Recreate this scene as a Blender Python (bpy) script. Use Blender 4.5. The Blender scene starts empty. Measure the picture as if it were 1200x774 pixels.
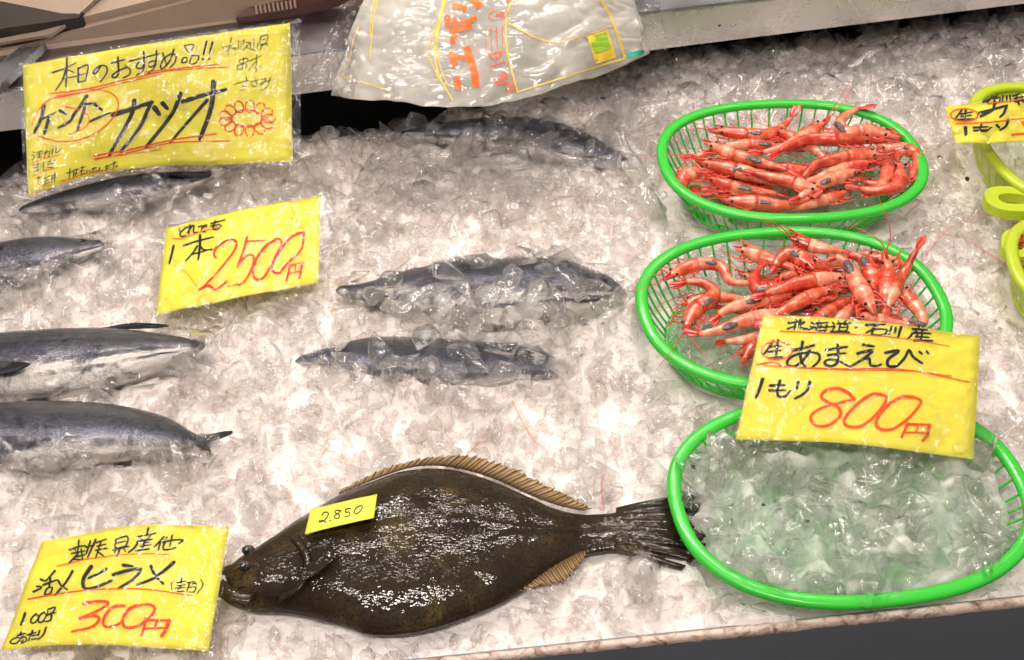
import bpy, bmesh, math, random
from mathutils import Vector, Matrix, noise
import numpy as np
R = math.radians
rnd = random.Random(7)
SC = bpy.context.scene
COL = SC.collection

# ------------------------------------------------------------------ camera
CH = 0.83
cd = bpy.data.cameras.new('camera'); cam = bpy.data.objects.new('camera', cd); COL.objects.link(cam)
cam.location = (0, 0, CH); cam.rotation_euler = (R(45), 0, 0)
cd.sensor_width = 36; cd.lens = 36*1340/1200; cd.clip_start = .01; cd.clip_end = 60
SC.camera = cam
# ------------------------------------------------------------------ world
w = bpy.data.worlds.new('World'); SC.world = w; w.use_nodes = True
bg = w.node_tree.nodes['Background']; bg.inputs[0].default_value = (1.0, .92, .865, 1); bg.inputs[1].default_value = .30
_t = w.node_tree; _tc = _t.nodes.new('ShaderNodeTexCoord'); _sx = _t.nodes.new('ShaderNodeSeparateXYZ'); _r = _t.nodes.new('ShaderNodeValToRGB')
_t.links.new(_tc.outputs['Generated'], _sx.inputs[0]); _t.links.new(_sx.outputs[2], _r.inputs[0]); _t.links.new(_r.outputs[0], bg.inputs[0])
_r.color_ramp.elements[0].position = .05; _r.color_ramp.elements[0].color = (.16, .145, .135, 1)     # dim hall walls
_r.color_ramp.elements[1].position = .75; _r.color_ramp.elements[1].color = (1.1, 1.0, .93, 1)        # pale ceiling
# ------------------------------------------------------------------ lamps
def lamp(name, kind, loc, tgt, power, size, col, size_y=None):
    l = bpy.data.lights.new(name, kind); o = bpy.data.objects.new(name, l); COL.objects.link(o)
    o.location = loc; l.energy = power; l.color = col
    if kind == 'AREA':
        l.shape = 'RECTANGLE' if size_y else 'DISK'; l.size = size
        if size_y: l.size_y = size_y
    else: l.shadow_soft_size = size
    o.rotation_euler = (Vector(tgt)-Vector(loc)).to_track_quat('-Z', 'Y').to_euler() if kind != 'AREA' else (math.atan2(tgt[1]-loc[1], loc[2]), 0, R(8))
    return o
WARM = (1.0, .89, .77)
for x, y, z, e in ((-.1, -.3, 1.9, 25), (-.3, .75, 2.1, 7), (.1, 1.6, 1.8, 14), (0, 2.45, 1.8, 11)):
    t_ = lamp('fill_strip', 'AREA', (x, y, z), (x*.5, .95, 0), e, 1.3, (1, .915, .85), .07)  # unseen strips added for soft fill and streaks; the front one brightens the signs
for x, y, z, e in ((-.85, -.25, 1.25, 5), (.35, -.05, 1.8, 5), (-.45, 1.55, 1.45, 9), (-.12, 1.95, 1.55, 11), (.28, 1.75, 1.5, 8), (.75, 2.0, 1.5, 8), (-.95, 1.9, 1.5, 8)):
    lamp('bulb', 'POINT', (x, y, z), (0, 0, 0), e, .030, WARM)
SC.view_settings.view_transform = 'Standard'; SC.view_settings.look = 'None'
SC.view_settings.exposure = 0.17; SC.view_settings.gamma = 1
SC.render.engine = 'CYCLES'
cy = SC.cycles
cy.max_bounces = 14; cy.transmission_bounces = 10; cy.transparent_max_bounces = 48; cy.diffuse_bounces = 5; cy.glossy_bounces = 4
cy.use_denoising = True; cy.use_adaptive_sampling = True; cy.adaptive_threshold = .07; cy.adaptive_min_samples = 16; cy.sample_clamp_indirect = 6; cy.blur_glossy = .3

# ------------------------------------------------------------------ pixel <-> place
F = 1340.0
c45 = math.sqrt(.5)
CAMP = Vector((0, 0, CH)); FW = Vector((0, c45, -c45)); UP = Vector((0, c45, c45)); RT = Vector((1, 0, 0))
def at(px, py, z=0.0):
    d = FW + RT*((px-600)/F) + UP*((387-py)/F)
    return CAMP + d*((z-CH)/d.z)
def proj(p):
    q = p-CAMP; t = q.dot(FW)
    return 600+F*q.x/t, 387-F*q.dot(UP)/t
def scale_at(p): return (p-CAMP).dot(FW)/F      # metres per pixel

# ------------------------------------------------------------------ materials
def srgb(r, g, b):
    f = lambda c: (c/255/12.92) if c/255 <= .04045 else ((c/255+.055)/1.055)**2.4
    return (f(r), f(g), f(b), 1)
class NT:
    def __init__(s, name):
        s.m = bpy.data.materials.new(name); s.m.use_nodes = True; s.t = s.m.node_tree
        s.t.nodes.clear(); s.out = s.n('ShaderNodeOutputMaterial')
    def n(s, typ, **kw):
        nd = s.t.nodes.new(typ)
        for k, v in kw.items():
            if isinstance(k, str) and hasattr(nd, k): setattr(nd, k, v)
        return nd
    def l(s, a, b): s.t.links.new(a, b)
    def noise(s, scale, detail=3, rough=.5, vec=None, dist=0):
        nd = s.n('ShaderNodeTexNoise'); nd.inputs['Scale'].default_value = scale
        nd.inputs['Detail'].default_value = detail; nd.inputs['Roughness'].default_value = rough
        nd.inputs['Distortion'].default_value = dist
        if vec is not None: s.l(vec, nd.inputs['Vector'])
        return nd
    def ramp(s, fac, stops, interp='LINEAR'):
        r = s.n('ShaderNodeValToRGB'); r.color_ramp.interpolation = interp
        e = r.color_ramp.elements
        while len(e) < len(stops): e.new(.5)
        for i, (p, c) in enumerate(stops):
            e[i].position = p; e[i].color = c if len(c) == 4 else (*c, 1)
        s.l(fac, r.inputs[0]); return r
    def obj(s): return s.n('ShaderNodeTexCoord').outputs['Object']
    def geo(s): return s.n('ShaderNodeNewGeometry').outputs['Position']
    def bump(s, h, strength, dist, normal=None):
        b = s.n('ShaderNodeBump'); b.inputs['Strength'].default_value = strength; b.inputs['Distance'].default_value = dist
        s.l(h, b.inputs['Height'])
        if normal is not None: s.l(normal, b.inputs['Normal'])
        return b.outputs[0]
    def pr(s, color=None, rough=.5, metal=0, spec=.5, coat=0, coat_rough=.05, trans=0, ior=1.45, sss=0, sss_r=(1, .5, .3), sss_s=.005, normal=None):
        p = s.n('ShaderNodeBsdfPrincipled'); I = p.inputs
        if color is not None:
            if hasattr(color, 'node'): s.l(color, I['Base Color'])
            else: I['Base Color'].default_value = color
        if hasattr(rough, 'node'): s.l(rough, I['Roughness'])
        else: I['Roughness'].default_value = rough
        I['Metallic'].default_value = metal; I['Specular IOR Level'].default_value = spec
        I['Coat Weight'].default_value = coat; I['Coat Roughness'].default_value = coat_rough
        I['Transmission Weight'].default_value = trans; I['IOR'].default_value = ior
        I['Subsurface Weight'].default_value = sss; I['Subsurface Radius'].default_value = sss_r; I['Subsurface Scale'].default_value = sss_s
        if normal is not None: s.l(normal, I['Normal']); s.l(normal, I['Coat Normal'])
        return p
    def mix(s, fac, a, b):
        m = s.n('ShaderNodeMixShader')
        if hasattr(fac, 'node'): s.l(fac, m.inputs[0])
        else: m.inputs[0].default_value = fac
        s.l(a, m.inputs[1]); s.l(b, m.inputs[2]); return m.outputs[0]
    def mixc(s, fac, a, b, mode='MIX'):
        m = s.n('ShaderNodeMix'); m.data_type = 'RGBA'; m.blend_type = mode
        for v, i in ((fac, 0), (a, 6), (b, 7)):
            if hasattr(v, 'node'): s.l(v, m.inputs[i])
            else: m.inputs[i].default_value = v
        return m.outputs[2]
    def math(s, op, a, b=0.0, clamp=False):
        m = s.n('ShaderNodeMath'); m.operation = op; m.use_clamp = clamp
        for i, v in enumerate((a, b)):
            if hasattr(v, 'node'): s.l(v, m.inputs[i])
            else: m.inputs[i].default_value = v
        return m.outputs[0]
    def done(s, sh):
        s.l(sh if not hasattr(sh, 'outputs') else sh.outputs[0], s.out.inputs[0]); return s.m

def ice_material(name, base, lo, hi, refr_part, edge=1.42):
    n = NT(name); P = n.geo()
    a = n.n('ShaderNodeAttribute'); a.attribute_name = 'clear'; clear = a.outputs['Fac']
    n1 = n.noise(70, 3, .6, P, .6); n2 = n.noise(330, 2, .5, P)
    nb = n.bump(n1.outputs[0], .5, .007); nb = n.bump(n2.outputs[0], .3, .0016, nb)
    milky = n.pr(base, .18, spec=.5, normal=nb)
    tl = n.n('ShaderNodeBsdfTranslucent'); tl.inputs[0].default_value = base
    milk = n.mix(.5, milky.outputs[0], tl.outputs[0])
    refr = n.n('ShaderNodeBsdfRefraction'); refr.inputs['IOR'].default_value = 1.30; refr.inputs['Roughness'].default_value = .01
    n.l(nb, refr.inputs['Normal'])
    tr = n.n('ShaderNodeBsdfTransparent'); tr.inputs[0].default_value = (.995, .993, .99, 1)
    back = n.n('ShaderNodeNewGeometry').outputs['Backfacing']; front = n.math('SUBTRACT', 1, back)
    thru = n.mix(n.math('MULTIPLY', front, refr_part), tr.outputs[0], refr.outputs[0])
    gl = n.n('ShaderNodeBsdfGlossy'); gl.inputs['Roughness'].default_value = .04; n.l(nb, gl.inputs['Normal'])
    fr = n.n('ShaderNodeFresnel'); fr.inputs['IOR'].default_value = edge; n.l(nb, fr.inputs['Normal'])
    glass = n.mix(n.math('MULTIPLY', front, n.math('MULTIPLY', fr.outputs[0], 2.0, True)), thru, gl.outputs[0])
    # frost and bubbles inside each piece, more of it in the pieces that are not clear
    fz = n.math('ADD', n.noise(110, 4, .65, P, 1).outputs[0], n.math('MULTIPLY', n.math('SUBTRACT', clear, .5), .42))
    frost = n.ramp(fz, [(.30, (lo,)*3), (.72, (hi,)*3)])
    return n.done(n.mix(frost.outputs[0], milk, glass))
def m_simple(name, col, rough=.5, spec=.5, coat=0, metal=0, bump=None, var=.12, vs=30, **k):
    n = NT(name); P = n.obj()
    c = n.mixc(n.noise(vs, 4, .6, P).outputs[0], tuple(x*(1-var) for x in col[:3])+(1,), tuple(min(1, x*(1+var)) for x in col[:3])+(1,))
    nb = n.bump(n.noise(bump[0], 3, .6, P).outputs[0], bump[1], bump[2]) if bump else None
    return n.done(n.pr(c, rough, metal, spec, coat, normal=nb, **k))
M = {}
M['ice'] = ice_material('crushed_ice', (.94, .875, .85, 1), .58, .97, .22)
M['ice_clear'] = ice_material('clear_ice', (.93, .90, .87, 1), .74, .985, .25)
M['ice_block'] = ice_material('ice_block', (.93, .90, .87, 1), .84, .99, .62, 1.55)
def bed_mat():
    n = NT('milky_ice'); P = n.geo()
    c = n.ramp(n.noise(28, 5, .6, P).outputs[0], [(.3, (.72, .655, .62)), (.7, (.85, .785, .755))])
    vo = n.n('ShaderNodeTexVoronoi'); vo.feature = 'DISTANCE_TO_EDGE'; vo.inputs['Scale'].default_value = 62; n.l(P, vo.inputs['Vector'])
    nb = n.bump(vo.outputs[0], .6, .006); nb = n.bump(n.noise(160, 4, .6, P).outputs[0], .5, .004, nb)
    return n.done(n.pr(c.outputs[0], .3, spec=.5, normal=nb))
M['bed'] = bed_mat()
def slush_mat():
    n = NT('wet_slush'); P = n.geo()
    nb = n.bump(n.noise(90, 4, .6, P, .5).outputs[0], .6, .005)
    p = n.pr((.93, .92, .88, 1), .2, spec=.5, normal=nb); tr = n.n('ShaderNodeBsdfTransparent'); tl = n.n('ShaderNodeBsdfTranslucent'); tl.inputs[0].default_value = (.9, .9, .86, 1)
    f = n.ramp(n.noise(45, 4, .6, P).outputs[0], [(.35, (.50,)*3), (.65, (.93,)*3)])
    return n.done(n.mix(f.outputs[0], tr.outputs[0], n.mix(.4, p.outputs[0], tl.outputs[0])))
M['slush'] = slush_mat()
M['paper'] = m_simple('yellow_paper', srgb(240, 230, 84), .55, .3, var=.05, vs=12, bump=(300, .08, .0005))
M['paper_shaded'] = m_simple('shaded_yellow_paper', srgb(222, 206, 62), .55, .3, var=.05, vs=12, bump=(300, .08, .0005))  # yellow paper with the dimness of a tilted card put into its colour
def ink(name, a, b):
    n = NT(name); P = n.geo()
    c = n.ramp(n.noise(260, 3, .7, P).outputs[0], [(.35, a[:3]), (.7, b[:3])])
    return n.done(n.pr(c.outputs[0], .45, spec=.3))
M['ink'] = ink('black_marker', (.010, .010, .012), (.035, .035, .035))
M['red'] = ink('red_marker', srgb(232, 58, 22), srgb(240, 100, 30))
M['orange_ink'] = ink('orange_marker', srgb(236, 110, 30), srgb(228, 78, 26))
M['thread'] = ink('red_brown_thread', srgb(170, 80, 40), srgb(200, 120, 70))
def film_mat(name, wr=90, st=.8, base=.0, tint=(1, 1, 1, 1)):
    n = NT(name); P = n.geo()
    v = n.n('ShaderNodeTexVoronoi'); v.inputs['Scale'].default_value = wr*.5; v.feature = 'F1'
    dn = n.noise(wr*.4, 3, .5, P, .5)
    add = n.n('ShaderNodeVectorMath'); add.operation = 'MULTIPLY_ADD'; n.l(dn.outputs[1], add.inputs[0]); add.inputs[1].default_value = (.05, .05, .05); n.l(P, add.inputs[2])
    n.l(add.outputs[0], v.inputs['Vector'])
    nb = n.bump(v.outputs[0], st, .005); nb = n.bump(n.noise(wr*2.2, 2, .5, P, 1.5).outputs[0], st*.6, .0025, nb)
    gl = n.n('ShaderNodeBsdfGlossy'); gl.inputs['Roughness'].default_value = .08; n.l(nb, gl.inputs['Normal'])
    fr = n.n('ShaderNodeFresnel'); fr.inputs['IOR'].default_value = 1.5; n.l(nb, fr.inputs['Normal'])
    tr = n.n('ShaderNodeBsdfTransparent'); tr.inputs[0].default_value = tint
    sh = n.mix(n.math('ADD', fr.outputs[0], base, True), tr.outputs[0], gl.outputs[0])
    return n, sh
n_, s_ = film_mat('clear_sleeve', 60, 1.0, .03); M['film'] = n_.done(s_)
def bag_mat():
    n, sh = film_mat('milky_polythene', 20, .45, .07)
    P = n.geo()
    df = n.n('ShaderNodeBsdfDiffuse'); df.inputs[0].default_value = (.88, .84, .77, 1)
    tl = n.n('ShaderNodeBsdfTranslucent'); tl.inputs[0].default_value = (.88, .84, .76, 1)
    milk = n.mix(.35, df.outputs[0], tl.outputs[0])
    f = n.ramp(n.noise(16, 3, .5, P, 1).outputs[0], [(.3, (.32,)*3), (.7, (.60,)*3)])
    return n.done(n.mix(f.outputs[0], sh, milk))
M['bag'] = bag_mat()
M['bag_yellow'] = m_simple('yellow_print', srgb(232, 200, 70), .4)
M['bag_orange'] = m_simple('orange_print', srgb(250, 110, 30), .4)
M['bag_red'] = m_simple('red_orange_print', srgb(235, 100, 60), .4)
M['bag_green'] = m_simple('green_print', srgb(150, 200, 60), .4)
M['bag_teal'] = m_simple('teal_print', srgb(60, 180, 150), .4)
def green_plastic(name, c1):
    n = NT(name); P = n.obj()
    nb = n.bump(n.noise(90, 2, .5, P).outputs[0], .12, .002)
    p = n.pr(c1, .22, spec=.6, coat=.3, normal=nb)
    tl = n.n('ShaderNodeBsdfTranslucent'); tl.inputs[0].default_value = c1
    return n.done(n.mix(.25, p.outputs[0], tl.outputs[0]))
M['green'] = green_plastic('green_plastic', srgb(70, 212, 70))
M['lime'] = green_plastic('lime_plastic', srgb(205, 222, 60))
def steel(name, col, rough):
    n = NT(name); P = n.geo()
    mp = n.n('ShaderNodeMapping'); mp.inputs['Rotation'].default_value = (0, 0, R(-9)); mp.inputs['Scale'].default_value = (6, 200, 200); n.l(P, mp.inputs[0])
    st = n.noise(3, 4, .6, mp.outputs[0]); sm = n.noise(14, 4, .65, P, .6)
    c = n.mixc(sm.outputs[0], tuple(x*.72 for x in col[:3])+(1,), col)
    r = n.ramp(sm.outputs[0], [(.3, (rough*.8,)*3), (.7, (rough*1.5,)*3)])
    nb = n.bump(st.outputs[0], .12, .001); nb = n.bump(n.noise(60, 3, .5, P).outputs[0], .05, .002, nb)
    return n.done(n.pr(c, r.outputs[0], 1, normal=nb))
M['steel'] = steel('brushed_steel', (.80, .79, .80, 1), .24)
M['steel_dark'] = steel('dark_reflection_steel', (.42, .42, .43, 1), .3)  # same steel, reflection of dark surroundings put into its base colour
M['black'] = m_simple('black_void', (.012, .012, .013, 1), .7, .2)
M['rubber'] = m_simple('dark_blue_fascia', srgb(112, 115, 122), .45, .4, var=.15, vs=14, bump=(200, .1, .001))
def lip_mat():
    n = NT('stained_foam'); P = n.geo()
    c = n.ramp(n.noise(70, 5, .7, P, 1).outputs[0], [(.46, srgb(214, 194, 182)), (.58, srgb(170, 140, 124)), (.68, srgb(84, 64, 54))])
    return n.done(n.pr(c.outputs[0], .5, normal=n.bump(n.noise(240, 4, .6, P).outputs[0], .5, .002)))
M['lip'] = lip_mat()
M['card'] = m_simple('brown_board', srgb(168, 148, 132), .8, .2, var=.1, vs=20, bump=(80, .15, .002))
M['card_dark'] = m_simple('dark_board', srgb(60, 54, 50), .8, .2, var=.2, vs=9)
M['maroon'] = m_simple('maroon_plastic', srgb(84, 52, 44), .5, .4)
def bonito_mat(name='bonito_skin', k=1.0, dim=1.0):
    n = NT(name); uv = n.n('ShaderNodeUVMap'); sp = n.n('ShaderNodeSeparateXYZ'); n.l(uv.outputs[0], sp.inputs[0])
    P = n.geo()
    wob = n.math('MULTIPLY', n.math('SUBTRACT', n.noise(15, 4, .6, P).outputs[0], .5), .20)
    v = n.math('MULTIPLY', n.math('ADD', sp.outputs[1], wob), k)
    c0 = n.ramp(v, [(0.0, srgb(4, 5, 8)), (.20, srgb(12, 14, 20)), (.33, srgb(18, 20, 30)), (.44, srgb(50, 52, 68)), (.56, srgb(132, 128, 138)), (.64, srgb(186, 180, 178)), (.75, srgb(206, 198, 190)), (1.0, srgb(216, 208, 198))])
    jag = n.noise(70, 3, .6, P); v2 = n.math('ADD', v, n.math('MULTIPLY', n.math('SUBTRACT', jag.outputs[0], .5), .05))
    st = n.ramp(v2, [(.585, (0, 0, 0)), (.61, (1, 1, 1)), (.655, (1, 1, 1)), (.68, (0, 0, 0)), (.74, (0, 0, 0)), (.76, (1, 1, 1)), (.79, (1, 1, 1)), (.81, (0, 0, 0))])
    brk = n.ramp(n.noise(24, 3, .6, P, .5).outputs[0], [(.42, (.12,)*3), (.56, (.95,)*3)])
    class _c: pass
    c = _c(); c.outputs = [n.mixc(n.math('MULTIPLY', st.outputs[0], brk.outputs[0]), c0.outputs[0], srgb(50, 48, 56))]
    # fine mottle of the back
    mp = n.n('ShaderNodeMapping'); mp.inputs['Scale'].default_value = (40, 160, 1); n.l(uv.outputs[0], mp.inputs[0])
    mo = n.noise(1, 4, .7, mp.outputs[0])
    col = n.mixc(n.math('MULTIPLY', mo.outputs[0], .55), c.outputs[0], srgb(58, 62, 80), 'MIX')
    col = n.mixc(.55, c.outputs[0], col)
    pt = n.ramp(n.noise(26, 5, .7, P, .8).outputs[0], [(.48, (0, 0, 0)), (.60, (.8,)*3)])
    col = n.mixc(pt.outputs[0], col, srgb(26, 30, 46))
    mb = n.noise(300, 2, .5, P)
    nb = n.bump(mb.outputs[0], .3, .001); nb = n.bump(mo.outputs[0], .4, .002, nb); nb = n.bump(n.noise(45, 4, .6, P).outputs[0], .5, .006, nb)
    met = n.ramp(v, [(.12, (.15,)*3), (.5, (.85,)*3), (1, (.5,)*3)])
    p = n.pr(col, .25, spec=.5, coat=.9, coat_rough=.06, normal=nb); n.l(met.outputs[0], p.inputs['Metallic'])
    return n.done(p)
M['bonito'] = bonito_mat('bonito_skin', .93)
M['bonito_dark'] = bonito_mat('dark_bonito_skin', .74)
M['bonito_fin'] = m_simple('bonito_fin', srgb(20, 20, 26), .45, .4, coat=.1, bump=(200, .3, .001))
def hirame_mat(name, fin=False):
    n = NT(name); P = n.geo()
    big = n.noise(26, 4, .6, P, .4); fine = n.noise(420, 3, .6, P)
    c = n.ramp(big.outputs[0], [(.34, srgb(34, 25, 14)), (.56, srgb(52, 40, 23)), (.70, srgb(84, 68, 40))])
    col = n.mixc(n.ramp(fine.outputs[0], [(.36, (1, 1, 1)), (.52, (0, 0, 0))]).outputs[0], c.outputs[0], srgb(26, 20, 14))
    mp = n.n('ShaderNodeMapping'); mp.inputs['Scale'].default_value = (1, 1.7, 1); n.l(P, mp.inputs[0])
    vo = n.n('ShaderNodeTexVoronoi'); vo.inputs['Scale'].default_value = 260; n.l(mp.outputs[0], vo.inputs['Vector'])
    nb = n.bump(vo.outputs[0], .20, .0008); nb = n.bump(n.noise(75, 3, .6, P, .8).outputs[0], .22, .0025, nb); nb = n.bump(n.noise(32, 2, .5, P, .6).outputs[0], .35, .006, nb)
    return n.done(n.pr(col, .6, spec=.08, coat=.6, coat_rough=.03, normal=nb))
M['hirame'] = hirame_mat('flounder_skin')
def fin_mat():
    n = NT('flounder_fin'); uv = n.n('ShaderNodeUVMap'); sp = n.n('ShaderNodeSeparateXYZ'); n.l(uv.outputs[0], sp.inputs[0])
    wv = n.math('SINE', n.math('MULTIPLY', sp.outputs[0], 420))
    st = n.ramp(wv, [(.30, srgb(206, 170, 116)), (.75, srgb(92, 68, 40))])
    c = n.mixc(n.ramp(sp.outputs[1], [(0, (0,)*3), (.55, (.9,)*3)]).outputs[0], srgb(84, 62, 38), st.outputs[0])
    p = n.pr(c, .35, spec=.6, coat=.6, normal=n.bump(wv, .6, .0015))
    tl = n.n('ShaderNodeBsdfTranslucent'); n.l(c, tl.inputs[0])
    return n.done(n.mix(.3, p.outputs[0], tl.outputs[0]))
M['hfin'] = fin_mat()
M['eye'] = m_simple('wet_black_eye', (.008, .008, .009, 1), .08, .8, coat=1)
M['eye_ring'] = m_simple('olive_eye_ring', srgb(48, 42, 28), .25, .6, coat=.8)
def shrimp_mat(name, c1, c2, c3):
    n = NT(name); uv = n.n('ShaderNodeUVMap'); sp = n.n('ShaderNodeSeparateXYZ'); n.l(uv.outputs[0], sp.inputs[0])
    P = n.geo()
    c = n.ramp(n.noise(75, 4, .6, P, .5).outputs[0], [(.28, c1), (.5, c2), (.74, c3)])
    band = n.ramp(n.math('SINE', n.math('MULTIPLY', sp.outputs[0], 48)), [(.0, (1, 1, 1)), (.12, (0, 0, 0))])
    col = n.mixc(n.math('MULTIPLY', band.outputs[0], .28), c.outputs[0], srgb(176, 40, 22))
    sk = n.ramp(n.noise(260, 3, .6, P).outputs[0], [(.6, (0, 0, 0)), (.75, (.5,)*3)])
    col = n.mixc(sk.outputs[0], col, srgb(206, 56, 32))
    nb = n.bump(n.noise(180, 3, .5, P).outputs[0], .35, .0016)
    return n.done(n.pr(col, .26, spec=.6, coat=.8, coat_rough=.07, sss=.25, sss_r=(1, .35, .2), sss_s=.004, normal=nb))
M['shell'] = shrimp_mat('shrimp_shell', srgb(196, 58, 34), srgb(226, 100, 66), srgb(244, 172, 140))
M['shell2'] = shrimp_mat('shrimp_shell_deep', srgb(166, 34, 22), srgb(212, 72, 46), srgb(238, 142, 108))
M['shell3'] = shrimp_mat('shrimp_shell_pale', srgb(214, 96, 66), srgb(238, 146, 112), srgb(248, 196, 168))
M['shell4'] = shrimp_mat('shrimp_shell_brown', srgb(150, 48, 26), srgb(198, 78, 44), srgb(232, 140, 100))
M['tailfan'] = m_simple('shrimp_tail', srgb(204, 54, 34), .3, .6, coat=.6, var=.25, vs=120)
M['leg'] = m_simple('shrimp_leg', srgb(214, 66, 44), .35, .5, coat=.4)
M['roe'] = m_simple('grey_blue_roe', srgb(92, 80, 80), .22, .7, coat=.9, var=.7, vs=240, bump=(420, .9, .002))
M['debris'] = m_simple('dark_scrap', (.02, .02, .018, 1), .4, .5)

# ------------------------------------------------------------------ object helpers
def tag(o, label=None, cat=None, group=None, kind=None):
    if label: o['label'] = label
    if cat: o['category'] = cat
    if group: o['group'] = group
    if kind: o['kind'] = kind
    return o
def empty(name, loc, label, cat, group=None):
    o = bpy.data.objects.new(name, None); o.empty_display_size = .02; COL.objects.link(o); o.location = loc
    return tag(o, label, cat, group)
def mesh(name, V, Fc, mat, parent=None, smooth=True, uvs=None, clear=None):
    me = bpy.data.meshes.new(name)
    me.from_pydata([tuple(v) for v in V], [], Fc); me.update()
    if smooth: me.polygons.foreach_set('use_smooth', [True]*len(me.polygons))
    if uvs is not None:
        u = me.uv_layers.new(name='UVMap'); idx = np.empty(len(me.loops), dtype=np.int32); me.loops.foreach_get('vertex_index', idx)
        u.data.foreach_set('uv', np.array(uvs, dtype=np.float32)[idx].ravel())
    me.materials.append(mat)
    o = bpy.data.objects.new(name, me); COL.objects.link(o)
    if parent is not None:
        o.parent = parent; o.matrix_parent_inverse = Matrix.Translation(-parent.location)
    return o
def catmull(P, n=6):
    P = [Vector(p) for p in P]
    if len(P) < 3:
        return [P[0].lerp(P[-1], i/n) for i in range(n+1)]
    Q = [P[0]*2-P[1]] + P + [P[-1]*2-P[-2]]
    out = []
    for i in range(1, len(Q)-2):
        a, b, c, d = Q[i-1:i+3]
        for k in range(n):
            t = k/n
            out.append(.5*((2*b)+(c-a)*t+(2*a-5*b+4*c-d)*t*t+(3*b-a-3*c+d)*t**3))
    out.append(P[-1]); return out
def tube(P, rad, seg=6):
    """closed tube; rad a number, list or list of (r_side, r_up)"""
    V, Fc = [], []; n = len(P)
    up0 = Vector((0, 0, 1))
    for i, p in enumerate(P):
        t = (P[min(i+1, n-1)]-P[max(i-1, 0)]).normalized()
        s = t.cross(up0)
        if s.length < 1e-4: s = Vector((1, 0, 0))
        s.normalize(); b = s.cross(t)
        r = rad[i] if isinstance(rad, (list, tuple)) else rad
        ra, rb = r if isinstance(r, tuple) else (r, r)
        for k in range(seg):
            a = 2*math.pi*k/seg; V.append(p+s*math.cos(a)*ra+b*math.sin(a)*rb)
    for i in range(n-1):
        for k in range(seg):
            k2 = (k+1) % seg; Fc.append((i*seg+k, i*seg+k2, (i+1)*seg+k2, (i+1)*seg+k))
    Fc.append(tuple(range(seg))[::-1]); Fc.append(tuple((n-1)*seg+k for k in range(seg)))
    return V, Fc
def join(parts):
    V, Fc = [], []
    for v, f in parts:
        o = len(V); V += list(v); Fc += [tuple(i+o for i in q) for q in f]
    return V, Fc
def box_from(p0, ex, ey, ez):
    V = [p0+ex*i+ey*j+ez*k for i in (0, 1) for j in (0, 1) for k in (0, 1)]
    Fc = [(0, 1, 3, 2), (4, 6, 7, 5), (0, 4, 5, 1), (2, 3, 7, 6), (0, 2, 6, 4), (1, 5, 7, 3)]
    return V, Fc
def bev_box(name, p0, ex, ey, ez, mat, parent=None, bev=.002):
    V, Fc = box_from(p0, ex, ey, ez); o = mesh(name, V, Fc, mat, parent, smooth=False)
    bm = bmesh.new(); bm.from_mesh(o.data); bmesh.ops.recalc_face_normals(bm, faces=bm.faces)
    bmesh.ops.bevel(bm, geom=bm.edges[:], offset=bev, segments=2, affect='EDGES'); bm.to_mesh(o.data); bm.free()
    return o
def poly_slab(name, pts, thick, mat, parent=None, smooth=False, direc=Vector((0, 0, -1))):
    n = len(pts); V = [Vector(p) for p in pts] + [Vector(p)+direc*thick for p in pts]
    Fc = [tuple(range(n)), tuple(range(2*n-1, n-1, -1))]+[(i, i+n, (i+1) % n+n, (i+1) % n) for i in range(n)]
    o = mesh(name, V, Fc, mat, parent, smooth=smooth)
    bm = bmesh.new(); bm.from_mesh(o.data); bmesh.ops.recalc_face_normals(bm, faces=bm.faces); bm.to_mesh(o.data); bm.free()
    return o

# ------------------------------------------------------------------ the stall: rail line, front line
RAILZ = .055
rb0, rb1 = at(0, 155, RAILZ), at(1200, 5, RAILZ)
rdir = (rb1-rb0).normalized(); rn = Vector((-rdir.y, rdir.x, 0)); rn = rn if rn.y > 0 else -rn
fl0, fl1 = at(500, 777, .012), at(1200, 704, .012)
fdir = (fl1-fl0).normalized(); fn = Vector((-fdir.y, fdir.x, 0)); fn = fn if fn.y > 0 else -fn
def d_rail(x, y): return (rb0.x-x)*rn.x+(rb0.y-y)*rn.y          # >0 in front of the rail
def d_front(x, y): return (x-fl0.x)*fn.x+(y-fl0.y)*fn.y          # >0 behind the front lip

# ------------------------------------------------------------------ things that shape the ice
class Basket: pass
def mk_basket(L, Rr, T, B, z, yaw, depth, solid=False):
    b = Basket(); l, r, t, bo = at(*L, z), at(*Rr, z), at(*T, z), at(*B, z)
    b.c = Vector(((l.x+r.x)/2, (t.y+bo.y)/2, z)); b.yaw = yaw
    cy_, sy_ = math.cos(yaw), math.sin(yaw)
    b.a = (r-l).length/2 - .004; b.b = (t.y-bo.y)/2 - .004
    b.depth = depth; b.solid = solid; return b
def se(b, th, k=1.0, e=2.35):
    c, s = math.cos(th), math.sin(th)
    x = b.a*k*math.copysign(abs(c)**(2/e), c); y = (b.b-(1-k)*b.a)*math.copysign(abs(s)**(2/e), s)
    cy_, sy_ = math.cos(b.yaw), math.sin(b.yaw)
    return Vector((b.c.x+x*cy_-y*sy_, b.c.y+x*sy_+y*cy_, b.c.z))
def in_basket(b, x, y, k=1.0):
    dx, dy = x-b.c.x, y-b.c.y; cy_, sy_ = math.cos(b.yaw), math.sin(b.yaw)
    u, v = dx*cy_+dy*sy_, -dx*sy_+dy*cy_
    return (abs(u)/(b.a*k))**2.35+(abs(v)/(b.b*k))**2.35
B1 = mk_basket((774, 196), (1083, 188), (930, 120), (925, 259), .052, R(4), .05)
B2 = mk_basket((751, 378), (1107, 352), (935, 270), (905, 456), .050, R(6), .05)
B3 = mk_basket((786, 585), (1200, 560), (1000, 466), (945, 709), .036, R(7), .036)
Y1 = mk_basket((1146, 165), (1310, 165), (1228, 100), (1228, 242), .045, R(2), .045)
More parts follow.
